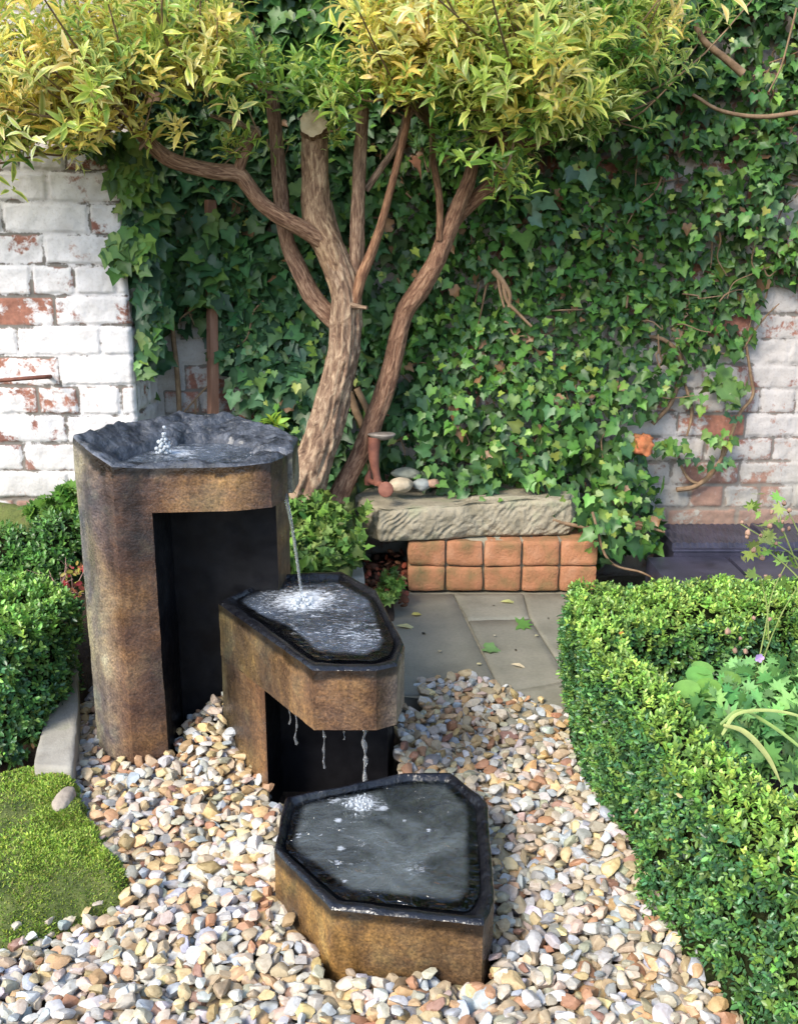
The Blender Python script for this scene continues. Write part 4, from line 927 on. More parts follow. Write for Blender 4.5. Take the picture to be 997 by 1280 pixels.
# variegated crowns
def crown(parent, blobs, nsp, seed, gold):
    """blobs: (x, y, rx, ry px, Y, weight); sprigs drawn through each ellipsoid"""
    m = MB(); tw = MB()
    W = np.array([b[5] for b in blobs], float); W /= W.sum()
    k_ = rng.choice(len(blobs), nsp, p=W); B_ = np.array([b[:5] for b in blobs])[k_]; g_ = np.array([b[6] for b in blobs])[k_]
    d = unit(rng.normal(size=(nsp, 3))) * (rng.random((nsp, 1)) ** 0.45) * (1 + 0.22 * np.abs(rng.normal(size=(nsp, 1))))
    x = B_[:, 0] + d[:, 0] * B_[:, 2]; y = B_[:, 1] + d[:, 2] * -B_[:, 3]
    Y = B_[:, 4] + d[:, 1] * np.maximum(0.12, B_[:, 2] / FPX * 2.2)
    Y = np.minimum(Y, WALL_Y - 0.06)
    P = atYv(x, y, Y)
    D = np.column_stack([d[:, 0] * 0.6 + 0.3 * rng.normal(size=nsp), -0.35 + d[:, 1] * 0.5 + 0.3 * rng.normal(size=nsp), 0.75 + 0.4 * d[:, 2] + 0.3 * rng.normal(size=nsp)])
    lim = g_ - 0.06 + 0.42 * fbm(P, 6, 2, seed) + 0.12 * rng.normal(size=nsp)
    for sel, cols, cE in ((lim > 0.5, [(0.68, 0.56, 0.11), (0.78, 0.60, 0.16), (0.36, 0.46, 0.08)], [(0.90, 0.74, 0.20), (0.90, 0.78, 0.34), (0.88, 0.64, 0.15)]),
                          ((lim <= 0.5) & (lim > 0.2), [(0.24, 0.39, 0.065), (0.34, 0.46, 0.08), (0.18, 0.31, 0.055)], [(0.70, 0.72, 0.18), (0.74, 0.72, 0.24), (0.44, 0.56, 0.12)]),
                          (lim <= 0.2, [(0.13, 0.27, 0.05), (0.19, 0.34, 0.06), (0.09, 0.19, 0.04)], [(0.20, 0.36, 0.07), (0.28, 0.44, 0.08), (0.13, 0.26, 0.05)])):
        if sel.sum(): sprigs(m, 'long', P[sel], D[sel], 8, 0.05, 0.042, cols, None, (cE, None), wid=0.80, spread=0.95, var=0.22, szvar=0.38)
    return m.build('crown', M_leaf_var, parent), P, D
def twigs(parent, P, D, roots, n, mtl=None):
    tw = MB(); idx = rng.choice(len(P), n, replace=False); roots = np.array(roots)
    for i in idx:
        r_ = roots[np.argmin(np.sum((roots - P[i]) ** 2, 1) + 0.02 * rng.random(len(roots)))]
        mid = (r_ + P[i]) / 2 + np.array([0, 0, -0.03]) + 0.02 * rng.normal(size=3)
        tube(tw, [r_, mid, P[i] - unit(D[i]) * 0.02], [0.004, 0.0028, 0.0014], 5, n=4)
    return tw.build('twigs', M_twig, parent)
B1 = [(-60, 90, 130, 110, 2.45, 1.6, .45), (60, 80, 110, 90, 2.45, 1.9, .62), (115, 100, 84, 60, 2.5, 1.2, .60), (40, 150, 90, 36, 2.55, .9, .5), (215, 62, 90, 50, 2.5, 1.0, .42), (150, 30, 140, 60, 2.6, 1.6, .45), (295, 85, 48, 40, 2.55, .5, .36), (250, 20, 60, 50, 2.6, .6, .4), (215, 160, 60, 26, 2.6, .18, .3),
      (400, 95, 58, 34, 2.65, .55, .08), (430, 115, 36, 26, 2.62, .25, .1), (415, 172, 14, 16, 2.65, .05, .2), (300, 180, 45, 18, 2.62, .12, .4), (-200, 80, 140, 120, 2.5, 1.2, .4), (100, -70, 300, 80, 2.55, 2.4, .45), (520, 50, 90, 65, 2.6, 1.9, .80), (545, 0, 110, 60, 2.6, 1.4, .72), (500, 92, 46, 24, 2.6, .45, .7)]
B2 = [(650, 60, 110, 80, 2.55, 2.0, .42), (605, 100, 72, 46, 2.6, 1.0, .36), (685, 110, 90, 52, 2.6, 1.2, .32), (760, 60, 80, 70, 2.7, 1.1, .25), (740, 130, 60, 40, 2.7, .6, .25), (620, 180, 60, 40, 2.65, .32, .40), (560, 170, 40, 36, 2.7, .12, .2), (640, 225, 26, 30, 2.68, .14, .5), (650, -50, 260, 80, 2.6, 2.4, .45), (820, 20, 70, 60, 2.8, .5, .2)]
_, P_, D_ = crown(tree1, B1, 1700, 3, 0.5)
r1 = T_(z4([(20, 90, 2.56), (60, 142, 2.58), (180, 216, 2.62), (230, 88, 2.64), (345, 122, 2.64), (380, 40, 2.8), (484, 130, 2.75), (608, 20, 2.76), (712, 20, 2.7), (200, 20, 2.6)]), 2.7); twigs(tree1, P_, D_, r1, 160)
_, P_, D_ = crown(tree2, B2, 1000, 5, 0.4)
r2 = T_(z4([(885, 180, 2.82), (985, 170, 2.85), (1150, 95, 2.84), (930, 90, 2.86), (776, 120, 2.8), (1000, 30, 2.7)]), 2.7); twigs(tree2, P_, D_, r2, 110)
rebase(tree1, atZ(385, 620, 0.25)); rebase(tree2, atZ(425, 620, 0.22))

# ------------------------------------------------------------------ ivy
ivy = empty('climbing_ivy', 'dense climbing ivy covering the back brick wall behind both trees', 'ivy')
bare = [[(176, 398), (262, 392), (285, 455), (322, 520), (335, 560), (176, 560)],
        [(428, 500), (474, 505), (452, 620), (420, 620)],
        [(1000, 225), (968, 240), (975, 330), (948, 352), (932, 440), (868, 446), (842, 488), (826, 505), (800, 512), (794, 545), (812, 600), (832, 650), (826, 700), (1400, 740), (1400, 225)]]
patches = [[(960, 300), (997, 280), (1100, 300), (1100, 345), (960, 345)]]
def ivy_mask(x, y, jit=10):
    jx = x + jit * rng.normal(size=len(x)); jy = y + jit * rng.normal(size=len(x))
    ok = (x > 168)
    for b_ in bare: ok &= ~inside(jx, jy, b_)
    for p_ in patches: ok |= inside(jx, jy, p_)
    lowlim = np.interp(x, [160, 330, 345, 440, 480, 540, 560, 690, 710, 820, 840], [560, 560, 600, 610, 590, 600, 626, 628, 705, 680, 560]) + 6 * rng.normal(size=len(x))
    return ok & (y < lowlim)
def bulge(x, y):
    return 0.04 + 0.05 * (1 + fbm(np.column_stack([x / 130, y / 130, 0 * x]), 1, 3, 77)) + 0.15 * np.clip((y - 470) / 150, 0, 1) * np.clip((x - 480) / 60, 0, 1) * np.clip((860 - x) / 60, 0, 1) + 0.14 * np.clip((y - 610) / 60, 0, 1)
m = MB()
def ivy_layer(n, dfrac, smul, dark, jit):
    x = rng.uniform(150, 1350, n); y = rng.uniform(-330, 720, n); ok = ivy_mask(x, y, jit); x, y = x[ok], y[ok]; n = len(x)
    if dfrac > 0.5:
        hol = fbm(np.column_stack([x / 34, y / 34, 0 * x]), 1, 3, 123); k_ = ~((hol > 0.42) & (x > 420)) ; x, y = x[k_], y[k_]; n = len(x)
    b_ = bulge(x, y) * dfrac * rng.uniform(0.6, 1.0, n) + 0.012
    P = atYv(x, y, WALL_Y - b_)
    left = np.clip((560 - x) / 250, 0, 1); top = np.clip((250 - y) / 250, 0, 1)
    size = (0.029 + 0.017 * left + 0.007 * np.clip((y - 480) / 100, 0, 1)) * rng.uniform(0.5, 1.45, n) * smul
    dirn = np.column_stack([rng.normal(size=n) * 0.75, -0.45 + 0.35 * rng.normal(size=n), -0.75 + 0.55 * rng.normal(size=n)])
    nr = np.column_stack([rng.normal(size=n) * 0.6, -1.0 + 0.3 * rng.normal(size=n), 0.55 + 0.6 * rng.normal(size=n)])
    cl = fbm(P, 4.5, 3, 90)
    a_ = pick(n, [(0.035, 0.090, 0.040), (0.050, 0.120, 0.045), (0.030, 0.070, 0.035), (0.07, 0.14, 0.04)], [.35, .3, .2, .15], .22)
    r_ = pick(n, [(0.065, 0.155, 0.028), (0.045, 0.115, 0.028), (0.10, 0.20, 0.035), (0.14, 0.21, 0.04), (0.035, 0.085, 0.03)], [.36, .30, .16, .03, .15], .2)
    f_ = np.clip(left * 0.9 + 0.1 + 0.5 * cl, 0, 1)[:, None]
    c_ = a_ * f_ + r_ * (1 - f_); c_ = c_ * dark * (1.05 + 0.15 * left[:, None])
    br = rng.random(n) < 0.014 + 0.016 * (x > 560) * (y > 250) ; c_[br] = np.array([0.20, 0.11, 0.055]) * (1 + 0.25 * rng.normal(size=(br.sum(), 1)))
    vein = c_ * 1.15 + 0.006
    leaves(m, 'ivy', P, dirn, nr, size, np.clip(vein, 0, 1), np.clip(c_ * 0.92, 0, 1), 0, 1.0, curl=rng.uniform(-0.1, 0.5, n))
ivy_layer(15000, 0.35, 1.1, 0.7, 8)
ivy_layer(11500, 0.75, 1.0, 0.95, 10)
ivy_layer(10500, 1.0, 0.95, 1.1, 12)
# fresh growth tips
x = rng.uniform(150, 1100, 700); y = rng.uniform(-200, 700, 700); ok = ivy_mask(x, y, 8); x, y = x[ok], y[ok]; n = len(x)
P = atYv(x, y, WALL_Y - bulge(x, y) * 1.1 - 0.015)
leaves(m, 'ivy', P, np.column_stack([rng.normal(size=n) * .8, -0.5 + 0 * x, -0.3 + .6 * rng.normal(size=n)]), np.column_stack([.4 * rng.normal(size=n), -.9 + 0 * x, .6 + .3 * rng.normal(size=n)]), rng.uniform(.014, .030, n), pick(n, [(0.17, 0.28, 0.05), (0.12, 0.23, 0.04), (0.24, 0.30, 0.06)]))
# ivy creeping round the corner and over the left wall
def patch(cx_, cy_, rx, ry, Y, n, size, cols):
    a_ = rng.uniform(0, 2 * math.pi, n); q_ = np.sqrt(rng.random(n)); x = cx_ + rx * q_ * np.cos(a_); y = cy_ + ry * q_ * np.sin(a_)
    P = atYv(x, y, Y - rng.uniform(0, 0.035, n))
    leaves(m, 'ivy', P, np.column_stack([rng.normal(size=n) * .7, -.4 + .2 * rng.normal(size=n), -.8 + .4 * rng.normal(size=n)]), np.column_stack([.4 * rng.normal(size=n), -1 + 0 * x, .5 + .3 * rng.normal(size=n)]), size * rng.uniform(.7, 1.25, n), pick(n, cols), curl=rng.uniform(0, .5, n))
lite = [(0.10, 0.20, 0.04), (0.16, 0.26, 0.05), (0.07, 0.15, 0.04)]; drk = [(0.04, 0.10, 0.045), (0.055, 0.13, 0.05), (0.09, 0.17, 0.04)]
for a_ in [(165, 215, 24, 30, 2.76, 60, .045, lite), (182, 250, 20, 45, 2.80, 80, .046, drk), (160, 315, 30, 28, 2.755, 46, .045, lite), (188, 340, 16, 40, 2.80, 50, .05, drk), (135, 178, 40, 14, 2.77, 50, .042, lite), (184, 430, 10, 30, 2.82, 18, .046, drk), (192, 380, 16, 26, 2.85, 30, .055, drk), (200, 445, 16, 20, 2.95, 14, .05, drk), (20, 120, 40, 60, 2.85, 70, .055, drk), (264, 330, 26, 30, 2.95, 26, .05, drk), (258, 372, 20, 12, 2.95, 8, .05, drk), (268, 285, 24, 20, 2.95, 10, .048, drk), (178, 462, 8, 14, 2.79, 6, .03, lite), (145, 258, 16, 10, 2.77, 3, .025, lite)]:
    patch(*a_)
for a_ in [(905, 480, 34, 14, 3.02, 18, .032, lite), (868, 500, 16, 12, 3.02, 8, .03, lite), (842, 558, 24, 10, 3.0, 16, .03, lite), (900, 545, 18, 12, 3.0, 12, .03, lite), (915, 515, 12, 10, 3.0, 6, .028, drk), (880, 575, 34, 10, 2.99, 14, .026, drk), (908, 475, 14, 16, 3.0, 4, .055, drk), (672, 262, 14, 14, 2.90, 3, .048, [(0.13, 0.26, 0.17)]), (720, 215, 14, 12, 2.9, 3, .044, [(0.12, 0.24, 0.15)]), (660, 290, 10, 10, 2.9, 2, .05, drk)]:
    patch(*a_)
m.build('foliage', M_leaf_ivy, ivy)
# stems
m = MB()
def vine(pts, r0, r1, Y=WALL_Y - 0.03, sd_=0):
    k_ = len(pts); P = [atY(p[0], p[1], (p[2] if len(p) > 2 else Y)) for p in pts]; tube(m, P, np.linspace(r0, r1, k_), 7, 0, n=6, lump=0.15, seed=sd_)
vine([(930, 420), (938, 470), (940, 495), (922, 520), (908, 560), (890, 590), (868, 608), (845, 612)], .004, .008)
vine([(845, 560), (850, 580), (862, 600), (880, 602), (900, 575), (905, 540)], .004, .006)
vine([(862, 500), (864, 520), (858, 545)], .007, .003); vine([(862, 500), (855, 480), (850, 470)], .005, .004)
vine([(840, 410), (860, 430), (890, 440), (935, 445)], .006, .003); vine([(800, 420), (830, 425), (850, 450), (840, 500), (815, 530)], .006, .008)
vine([(215, 395), (218, 430), (222, 470), (226, 540)], .007, .008, 3.01); vine([(226, 520), (245, 498), (262, 480)], .003, .003, 3.01); vine([(245, 500), (244, 540)], .003, .003, 3.01)
vine([(868, 30), (880, 52), (905, 72), (928, 92)], .007, .011, 2.86); vine([(865, 118), (900, 138), (950, 146), (1000, 140)], .004, .007, 2.87)
vine([(616, 338), (628, 352), (637, 368), (636, 384)], .009, .005, 2.90); vine([(628, 350), (633, 375), (648, 392), (664, 408)], .006, .004, 2.90); vine([(622, 345), (625, 365), (630, 384)], .005, .003, 2.90)
vine([(995, 10), (985, 50), (975, 85), (960, 115)], .003, .002, 2.8)
vine([(436, 490), (452, 530), (468, 560), (462, 600)], .013, .009, 2.93); vine([(446, 485), (462, 520), (470, 560)], .010, .008, 2.9); vine([(480, 500), (470, 550), (440, 600)], .008, .006, 2.95)
vine([(690, 650), (740, 660), (790, 655), (830, 665)], .006, .004, 2.80); vine([(740, 640), (760, 700), (800, 715), (815, 722)], .004, .003, 2.72)
for i in range(420):
    x = rng.uniform(200, 1150); y = rng.uniform(-200, 640)
    if not ivy_mask(np.array([x]), np.array([y]), 0)[0]: continue
    a_ = rng.uniform(-0.9, 0.9) + (math.pi / 2 if rng.random() < 0.6 else 0); L = rng.uniform(20, 75); Yv = WALL_Y - rng.uniform(0.01, 0.075)
    p = [(x + math.cos(a_) * L * t + 5 * rng.normal(), y + math.sin(a_) * L * t + 5 * rng.normal(), Yv) for t in (0, .35, .7, 1)]
    vine(p, rng.uniform(.0018, .0045), .0015, Yv, i)
m.build('stems', M_twig, ivy, kind='stuff')
rebase(ivy, (0.3, WALL_Y - 0.05, 0.15))

# ------------------------------------------------------------------ box hedges
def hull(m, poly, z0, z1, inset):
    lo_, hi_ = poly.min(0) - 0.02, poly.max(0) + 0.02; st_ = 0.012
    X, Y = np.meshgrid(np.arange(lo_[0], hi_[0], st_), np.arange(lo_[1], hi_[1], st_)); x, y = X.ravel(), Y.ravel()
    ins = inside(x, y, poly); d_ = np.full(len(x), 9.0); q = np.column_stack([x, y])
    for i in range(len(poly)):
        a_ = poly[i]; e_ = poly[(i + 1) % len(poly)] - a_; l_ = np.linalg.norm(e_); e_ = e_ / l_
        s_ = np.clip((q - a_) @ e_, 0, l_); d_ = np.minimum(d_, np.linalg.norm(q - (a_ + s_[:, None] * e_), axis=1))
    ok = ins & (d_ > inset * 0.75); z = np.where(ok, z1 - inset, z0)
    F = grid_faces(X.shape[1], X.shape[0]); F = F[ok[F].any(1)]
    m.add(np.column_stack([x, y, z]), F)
def hedge(name, label, poly, z0, z1, nsp, leaf, cols_top, cols_side, bulgea=0.02, topamp=0.012, seed=0, dens_side=1.0, cull=None):
    poly = np.array(poly, float)
    area = 0.5 * np.sum(poly[:, 0] * np.roll(poly[:, 1], -1) - np.roll(poly[:, 0], -1) * poly[:, 1])
    if area < 0: poly = poly[::-1]
    root = empty(name, label, 'hedge')
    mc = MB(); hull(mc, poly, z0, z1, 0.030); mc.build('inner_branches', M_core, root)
    E = np.roll(poly, -1, 0) - poly; L = np.linalg.norm(E, axis=1); per_ = L.sum(); H = z1 - z0; A_ = abs(area)
    nt_ = int(nsp * A_ / (A_ + per_ * H * dens_side)); ns_ = nsp - nt_
    # top
    P = []; lo_, hi_ = poly.min(0), poly.max(0)
    while len(P) < nt_:
        q = rng.uniform(lo_, hi_, (nt_ * 2, 2)); q = q[inside(q[:, 0], q[:, 1], poly)]; P += list(q)
    P = np.array(P[:nt_]); zt_ = z1 + topamp * fbm(np.column_stack([P, 0 * P[:, 0]]), 14, 3, seed) - np.abs(rng.normal(size=nt_)) * 0.008
    # round the shoulder
    d_ = np.full(nt_, 9.0)
    for i in range(len(poly)):
        a_, e_, l_ = poly[i], E[i] / L[i], L[i]; n_ = np.array([e_[1], -e_[0]]); d_ = np.minimum(d_, np.where(True, -((P - a_) @ n_), 9))if False else d_
        s_ = np.clip((P - a_) @ e_, 0, l_); d_ = np.minimum(d_, np.linalg.norm(P - (a_ + s_[:, None] * e_), axis=1))
    zt_ -= 0.018 * np.clip(1 - d_ / 0.025, 0, 1) ** 2
    Pt = np.column_stack([P, zt_]); Dt = np.column_stack([0.35 * rng.normal(size=nt_), 0.35 * rng.normal(size=nt_), np.ones(nt_)])
    k_ = rng.choice(len(poly), ns_, p=L / per_); s_ = rng.random(ns_); z_ = z0 + (H - 0.008) * rng.random(ns_)
    n_ = unit(np.column_stack([E[:, 1], -E[:, 0]]))[k_]
    B_ = poly[k_] + E[k_] * s_[:, None]; q3 = np.column_stack([B_, z_])
    off = bulgea * fbm(q3, 9, 3, seed + 4) - 0.020 * np.clip((z_ - z1 + 0.04) / 0.04, 0, 1) ** 2 - np.abs(rng.normal(size=ns_)) * 0.010 - 0.02 * np.clip((z0 + 0.05 - z_) / 0.05, 0, 1)
    Ps = np.column_stack([B_ + n_ * off[:, None], z_]); Ds = np.column_stack([n_ * 0.9 + 0.35 * rng.normal(size=(ns_, 2)), 0.45 + 0.4 * rng.normal(size=ns_)])
    if cull is not None: kk = cull(Ps); Ps, Ds = Ps[kk], Ds[kk]; kt = cull(Pt); Pt, Dt = Pt[kt], Dt[kt]
    m = MB()
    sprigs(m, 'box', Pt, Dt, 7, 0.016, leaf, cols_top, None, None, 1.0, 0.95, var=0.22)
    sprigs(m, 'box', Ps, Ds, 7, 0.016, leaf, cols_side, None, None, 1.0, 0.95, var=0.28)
    # stray orange dead leaves
    nd = max(6, nsp // 250); i_ = rng.integers(0, len(Ps), nd); leaves(m, 'box', Ps[i_] + Ds[i_] * 0.006, rng.normal(size=(nd, 3)), Ds[i_], 0.012, pick(nd, [(0.45, 0.2, 0.07), (0.5, 0.36, 0.2)]))
    m.build('foliage', M_leaf_box, root); c_ = poly.mean(0); rebase(root, (c_[0], c_[1], z0)); return root
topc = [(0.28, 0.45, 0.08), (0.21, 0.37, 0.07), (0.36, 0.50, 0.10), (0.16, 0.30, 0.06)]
sidec = [(0.075, 0.19, 0.06), (0.105, 0.23, 0.055), (0.055, 0.145, 0.06), (0.16, 0.28, 0.06)]  # shade painted into the side leaves; the lighter top is fresh growth
HZ = 0.27
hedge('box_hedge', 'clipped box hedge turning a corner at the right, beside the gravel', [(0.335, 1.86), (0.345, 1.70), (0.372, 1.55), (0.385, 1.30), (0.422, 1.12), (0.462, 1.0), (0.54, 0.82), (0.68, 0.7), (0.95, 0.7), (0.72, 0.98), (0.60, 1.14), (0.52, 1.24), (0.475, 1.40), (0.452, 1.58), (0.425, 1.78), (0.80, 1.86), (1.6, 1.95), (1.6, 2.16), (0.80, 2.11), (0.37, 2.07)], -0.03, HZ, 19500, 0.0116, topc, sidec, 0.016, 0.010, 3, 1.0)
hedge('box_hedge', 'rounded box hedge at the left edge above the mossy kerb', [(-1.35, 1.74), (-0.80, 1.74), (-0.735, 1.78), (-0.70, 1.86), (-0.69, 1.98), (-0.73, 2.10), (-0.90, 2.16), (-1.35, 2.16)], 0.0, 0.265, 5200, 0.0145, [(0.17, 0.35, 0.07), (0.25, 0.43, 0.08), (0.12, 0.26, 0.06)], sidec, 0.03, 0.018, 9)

# ------------------------------------------------------------------ smaller plants
def mound(name, label, blobs, nsp, kind, leaf, cols, mtl, nleaf=6, stem=0.02, spread=0.9, up=0.6, wid=1.0, cat='shrub', core=True):
    root = empty(name, label, cat); m = MB(); mc = MB(); v1, f1 = ico(3)
    W = np.array([b[3] * b[4] for b in blobs]); W = W / W.sum(); k_ = rng.choice(len(blobs), nsp, p=W); B_ = np.array(blobs)[k_]
    d = unit(rng.normal(size=(nsp, 3))); d[:, 2] = np.abs(d[:, 2]) * 1.0 - 0.15; d[:, 1] -= 0.25; d = unit(d)
    rr_ = (1 + 0.16 * fbm(d * 2 + k_[:, None] * 5, 1.2, 3, 5) - 0.25 * rng.random(nsp) ** 2)[:, None]
    P = B_[:, :3] + d * B_[:, 3:6] * rr_; P[:, 1] = np.minimum(P[:, 1], WALL_Y - 0.02)
    sprigs(m, kind, P, d + np.array([0, 0, up]) + 0.3 * rng.normal(size=(nsp, 3)), nleaf, stem, leaf, cols, None, None, wid, spread, var=.22)
    m.build('foliage', mtl, root)
    if core:
        for b in blobs: mc.add(v1 * np.array(b[3:6]) * 0.80 * (1 + 0.1 * fbm(v1 * 2, 1, 2, 3))[:, None] + np.array(b[:3]), f1)
        mc.build('inner_branches', M_core, root)
    rebase(root, (blobs[0][0], blobs[0][1], max(0, blobs[0][2] - blobs[0][5]))); return root
def bl(x, y, Y, rx, ry, rz): return (*atY(x, y, Y), rx, ry, rz)
mound('evergreen_shrub', 'dark green small-leaved shrub under the white left wall', [bl(20, 705, 2.45, .13, .12, .10), bl(75, 680, 2.48, .08, .10, .085), bl(-70, 700, 2.45, .16, .12, .12), bl(60, 715, 2.4, .07, .08, .06)], 1500, 'box', .018, [(0.10, 0.23, 0.05), (0.14, 0.29, 0.06), (0.07, 0.17, 0.045)], M_leaf_box)
mound('strawberry_plant', 'bright serrated-leaf plant against the foot of the white wall', [bl(80, 640, 2.62, .05, .05, .05), bl(45, 640, 2.66, .03, .04, .03), bl(85, 618, 2.64, .025, .03, .03)], 70, 'palm', .036, [(0.09, 0.20, 0.035), (0.13, 0.26, 0.04)], M_leaf_soft, 4, .03, 1.2, .8, core=False, cat='plant')
mound('evergreen_shrub', 'small ragged shrub sprig over the kerb beside the tallest column', [bl(88, 798, 2.02, .024, .03, .02)], 45, 'box', .014, sidec, M_leaf_box, core=False)
gc = [(0.11, 0.21, 0.04), (0.15, 0.26, 0.05), (0.08, 0.16, 0.04), (0.20, 0.29, 0.07)]
mound('ground_cover', 'pale green ivy-leaved ground cover around the thick tree base', [bl(405, 695, 2.56, .08, .09, .035), bl(365, 675, 2.60, .06, .08, .03), bl(432, 672, 2.60, .055, .07, .035), bl(400, 655, 2.64, .07, .06, .022), bl(440, 640, 2.70, .04, .04, .02), bl(380, 630, 2.68, .07, .05, .025), bl(410, 640, 2.66, .05, .05, .03), bl(435, 695, 2.55, .05, .04, .035)], 270, 'ivy', .030, gc, M_leaf_soft, 4, .045, 1.1, .9, core=False, cat='ground cover')
mound('ground_cover', 'low leafy carpet on the mossy bed directly behind the tallest column', [(-0.50, 2.55, .20, .14, .12, .03), (-0.32, 2.50, .18, .12, .1, .03), (-0.40, 2.75, .25, .2, .12, .035), (-0.72, 2.62, .22, .12, .12, .03)], 330, 'ivy', .032, gc, M_leaf_soft, 4, .04, 1.1, .9, core=False, cat='ground cover')
mound('ground_cover', 'small leafy clump in the gap left of the terracotta bricks', [bl(490, 728, 2.62, .035, .03, .03), bl(482, 745, 2.55, .03, .03, .015)], 34, 'palm', .03, gc, M_leaf_soft, 4, .02, 1.2, .8, core=False, cat='ground cover')
mound('ground_cover', 'dark ivy sprays at the foot of the wall behind the tallest column', [bl(300, 545, 2.96, .08, .04, .05), bl(345, 560, 2.92, .06, .05, .05)], 60, 'ivy', .04, drk, M_leaf_ivy, 4, .03, 1.0, .5, core=False, cat='ground cover')
mound('variegated_seedling', 'tiny bright yellow-green seedling behind the tallest column', [bl(342, 530, 2.75, .012, .012, .012)], 4, 'long', .042, [(0.42, 0.48, 0.05), (0.16, 0.3, 0.04)], M_leaf_soft, 5, .01, 1.2, .9, core=False, cat='seedling')
# dead reddish clump and red leaves by the tall column
root = empty('dried_plant', 'dried pinkish stems and red leaves between left shrubs and tallest column', 'plant')
m = MB()
for i in range(30):
    m = MB(); a0 = np.array(atY(80 + rng.uniform(-18, 12), 745 + rng.uniform(-10, 10), 2.2)); d = unit(np.array([rng.normal() * .7, -0.3 + rng.normal() * .4, 1.0])); L = rng.uniform(.04, .11)
    tube(m, [a0, a0 + d * L * .5, a0 + d * L + np.array([rng.normal() * .01, -.01, -.012])], [.0012, .001, .0006], 4, n=3, col=(1.9, 1.3, 1.2)); m.build('stem', colr_mat((0.46, 0.28, 0.24)), root)
m = MB(); n = 70; P = atYv(rng.uniform(78, 104, n), rng.uniform(705, 765, n), rng.uniform(2.05, 2.2, n))
leaves(m, 'box', P, rng.normal(size=(n, 3)), rng.normal(size=(n, 3)) + np.array([0, -1, .5]), rng.uniform(.012, .022, n), pick(n, [(0.42, 0.06, 0.07), (0.45, 0.16, 0.10), (0.35, 0.30, 0.06)]))
m.build('red_leaves', M_leaf_soft, root); rebase(root, atY(85, 760, 2.2))
# bark mulch and terracotta shards beside the plinth
m = MB(); n = 150
for i in range(n):
    p = np.array([rng.uniform(-0.10, 0.02), rng.uniform(2.58, 2.95), 0.012 + rng.random() * 0.025 + 0.05 * rng.random() ** 3]); v, f = ico(1); s_ = rng.uniform(.006, .017)
    v = v * np.array([s_, s_ * .7, s_ * .35]); q_ = rng.normal(size=(3, 3)); q_, _ = np.linalg.qr(q_); m.add(v @ q_ + p, f, pick(1, [(1.3, .8, .7), (.5, .45, .4), (1.0, .5, .4), (.4, .35, .3)]))
m.build('bark_mulch', simple('mulch', [(0.3, (0.16, 0.07, 0.04)), (0.7, (0.34, 0.15, 0.09))], 40, usetint=True), kind='stuff')
bed('flower_bed', -0.125, 0.012, 2.50, 2.779, lambda x, y: 0.004 + 0 * x, M_soil)

# plants inside the right hedge
mound('geranium_plant', 'leafy green geranium clump inside the right hedge', [bl(905, 890, 1.50, .05, .08, .035), bl(950, 870, 1.58, .07, .1, .05), bl(995, 900, 1.50, .08, .1, .06), bl(965, 940, 1.38, .05, .06, .035), bl(1060, 880, 1.55, .12, .15, .08), (0.72, 1.32, .11, .1, .1, .04), (0.8, 1.15, .1, .1, .1, .04), (0.60, 1.28, .1, .05, .06, .03)], 520, 'palm', .042, [(0.15, 0.33, 0.10), (0.20, 0.40, 0.12), (0.11, 0.26, 0.08)], M_leaf_soft, 3, .03, 1.2, .9, core=False, cat='plant')
m = MB()
for (x, y, Y, s_, a_) in [(858, 850, 1.55, .05, 0.6), (880, 845, 1.56, .045, 1.5), (868, 862, 1.52, .045, 0.2), (893, 868, 1.52, .05, 2.6), (840, 862, 1.52, .045, -0.3), (905, 855, 1.54, .04, 1.0)]:
    leaves(m, 'round', np.array([atY(x, y, Y)]), np.array([[math.cos(a_), math.sin(a_) * .6, .1]]), np.array([[0, -.55, 1.0]]), np.array([s_]), pick(1, [(0.17, 0.34, 0.08)], None, .1))
m.build('round_leaf_plant', M_leaf_soft, label='cluster of smooth pale oval leaves just inside the right hedge', cat='plant')
def strap(m, pts, wdt, colr):
    P = spline(pts, 8); T = unit(np.gradient(P, axis=0)); sdv = unit(np.cross(T, np.array([0, -.35, 1.0]))); t_ = np.linspace(0, 1, len(P))
    wv = wdt * np.sin(np.clip(t_ * .93 + .12, 0, 1) * math.pi) ** .6
    L_, R_ = P - sdv * wv[:, None], P + sdv * wv[:, None]; V = np.stack([L_, P + np.array([0, 0, -.002]), R_], 1).reshape(-1, 3); m.add(V, grid_faces(3, len(P)), colr)
m = MB(); b0 = atY(902, 925, 1.38)
strap(m, [atY(902, 918, 1.38), atY(920, 893, 1.38), atY(960, 888, 1.36), atY(1005, 898, 1.33), atY(1060, 930, 1.3)], .0038, (0.36, 0.42, 0.15))
strap(m, [atY(900, 905, 1.40), atY(925, 888, 1.40), atY(960, 905, 1.36), atY(1000, 935, 1.32), atY(1040, 975, 1.3)], .0038, (0.24, 0.34, 0.10))
strap(m, [atY(903, 906, 1.38), atY(930, 915, 1.36), atY(958, 945, 1.33), atY(978, 985, 1.30)], .0055, (0.38, 0.40, 0.15))
m.build('strap_leaf_plant', M_leaf_soft, label='arching pale yellow-green strap leaves over the right hedge', cat='plant')
root = empty('seedhead_plant', 'wispy tall plant with dry brown seed heads above the right hedge', 'plant')
lf = MB(); M_gstem = simple('green_stem', [(0.3, (0.16, 0.22, 0.06)), (0.7, (0.26, 0.28, 0.10))], 30)
stems_ = [[(935, 900), (945, 840), (955, 790), (965, 740), (985, 700)], [(940, 880), (955, 820), (975, 770), (995, 735)], [(1020, 720), (985, 690), (950, 670), (925, 655)], [(1020, 750), (990, 715), (960, 690), (940, 680)], [(960, 800), (958, 760), (950, 720)], [(1010, 740), (985, 680), (975, 650), (980, 625)], [(1020, 700), (1000, 670), (985, 640)]]
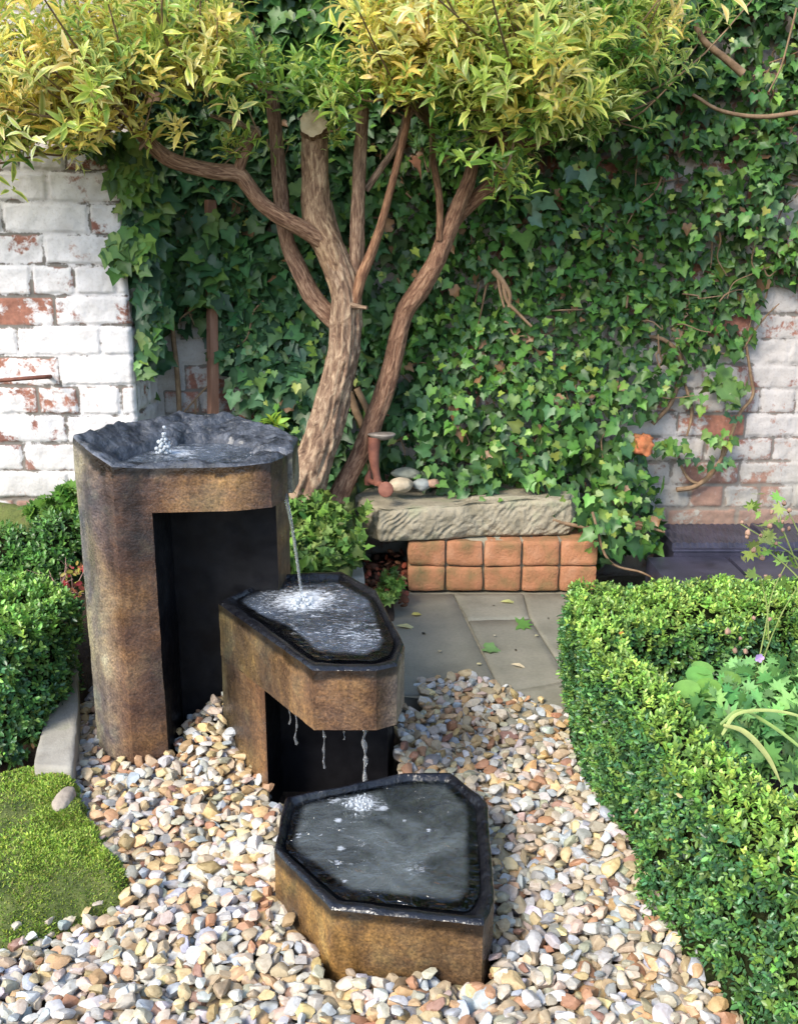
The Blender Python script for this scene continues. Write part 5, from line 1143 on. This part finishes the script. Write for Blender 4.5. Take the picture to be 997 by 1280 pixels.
for i, s_ in enumerate(stems_):
    P = [atY(x, y, 1.62 + .03 * (i % 3)) for x, y in s_]; m = MB(); tube(m, P, np.linspace(.0018, .0009, len(P)), 5, n=5); m.build('stem', M_gstem, root)
for (x, y) in [(925, 655), (938, 662), (930, 670), (945, 683), (940, 690), (955, 700), (968, 680), (980, 627), (975, 650), (962, 640), (985, 640), (950, 720), (905, 790), (925, 800), (932, 812), (940, 775), (960, 775), (948, 672), (975, 665), (990, 660), (915, 815), (970, 720), (955, 660)]:
    v, f = ico(1); r = rng.uniform(.0026, .0048); hd = MB(); hd.add(v * (1 + .2 * rng.normal(size=(len(v), 1))) * np.array([r, r, r * 1.2]) + np.array(atY(x + rng.normal() * 3, y + rng.normal() * 3, 1.62 + rng.normal() * .03)), f); hd.build('seed_head', colr_mat((0.28, 0.17, 0.12)), root)
n = 46; sx = rng.uniform(930, 1015, n); sy = 655 + (sx - 930) * .6 + rng.normal(size=n) * 26; P = atYv(sx, sy, 1.62 + .04 * rng.normal(size=n))
leaves(lf, 'palm', P, rng.normal(size=(n, 3)) + np.array([0, -.3, .2]), rng.normal(size=(n, 3)) * .5 + np.array([0, -.6, 1]), rng.uniform(.015, .03, n), pick(n, [(0.18, 0.28, 0.06), (0.26, 0.32, 0.09)])); lf.build('foliage', M_leaf_soft, root)
rebase(root, atY(960, 880, 1.6))
m = MB(); p0 = np.array(atY(948, 822, 1.60))
for k_ in range(5):
    a_ = k_ * 2 * math.pi / 5; leaves(m, 'round', p0[None], np.array([[math.cos(a_), -.3, math.sin(a_)]]), np.array([[0, -1, .2]]), np.array([.009]), np.array([[.55, .38, .75]]))
tube(m, [p0, p0 + np.array([.002, .01, -.06])], [.0008, .001], 4, n=3, col=(.15, .25, .06))
m.build('purple_flower', M_leaf_soft, label='single small purple flower inside the right hedge', cat='flower')

# ------------------------------------------------------------------ fallen leaves and odd bits
def fallen(x, y, kind, size, colr, label, ang_, z=0.006, mtl=None, Y=None):
    m = MB(); p = np.array(atZ(x, y, z) if Y is None else atY(x, y, Y)); a_ = ang_
    leaves(m, kind, p[None], np.array([[math.cos(a_), math.sin(a_), .08]]), np.array([[.1, -.25, 1.0]]), np.array([size]), np.array([colr]), None, 0, 1.0, np.array([.5]))
    m.build('fallen_leaf', mtl or M_leaf_soft, label=label, cat='fallen leaf', group='fallen leaves on the paving')
fallen(495, 782, 'long', .055, (.62, .56, .28), 'curved pale yellow leaf on the paving nearest the middle basin', -0.1)
fallen(514, 768, 'box', .03, (.55, .48, .14), 'small yellow leaf on paving in front of the leftmost bricks', 0.3)
fallen(648, 780, 'palm', .058, (.12, .26, .06), 'large green lobed leaf on the paving', -0.1)
fallen(606, 810, 'ivy', .045, (.15, .27, .10), 'green ivy leaf near the middle of the paving', -0.3)
fallen(625, 752, 'long', .05, (.50, .50, .20), 'yellow-green leaf on paving against the terracotta bricks', 0.1)
fallen(638, 830, 'long', .038, (.60, .50, .34), 'cream curled leaf near the gravel edge of the paving', -0.3)
fallen(549, 815, 'box', .018, (.6, .53, .35), 'tiny cream leaf at the left of the paving', 1.4)
fallen(618, 795, 'box', .014, (.72, .66, .5), 'tiny whitish petal beside the large green lobed leaf', 1.6)
fallen(595, 830, 'box', .015, (.6, .53, .3), 'tiny yellow leaf just above the gravel edge', 0.3)
fallen(668, 795, 'box', .016, (.55, .5, .3), 'tiny leaf right of the large green lobed leaf', 0.8)
m = MB(); p = np.array(atY(515, 200, 2.68)); leaves(m, 'ivy', p[None], np.array([[.8, -.2, -.5]]), np.array([[.2, -.6, 1.0]]), np.array([.042]), np.array([[.34, .15, .09]]), curl=np.array([1.4]))
m.build('dead_leaf', M_dead, label='curled brown dead leaf caught between the upper limbs', cat='leaf')
m = MB(); v, f = rockcube(10, 5, (.05, .06, .055), amp=.008, pw=6); m.add(v + np.array(atY(803, 556, 2.90)), f, (1.1, .8, .7)); m.build('broken_brick', M_terra, label='orange broken brick poking from the ivy beside bare wall', cat='brick')
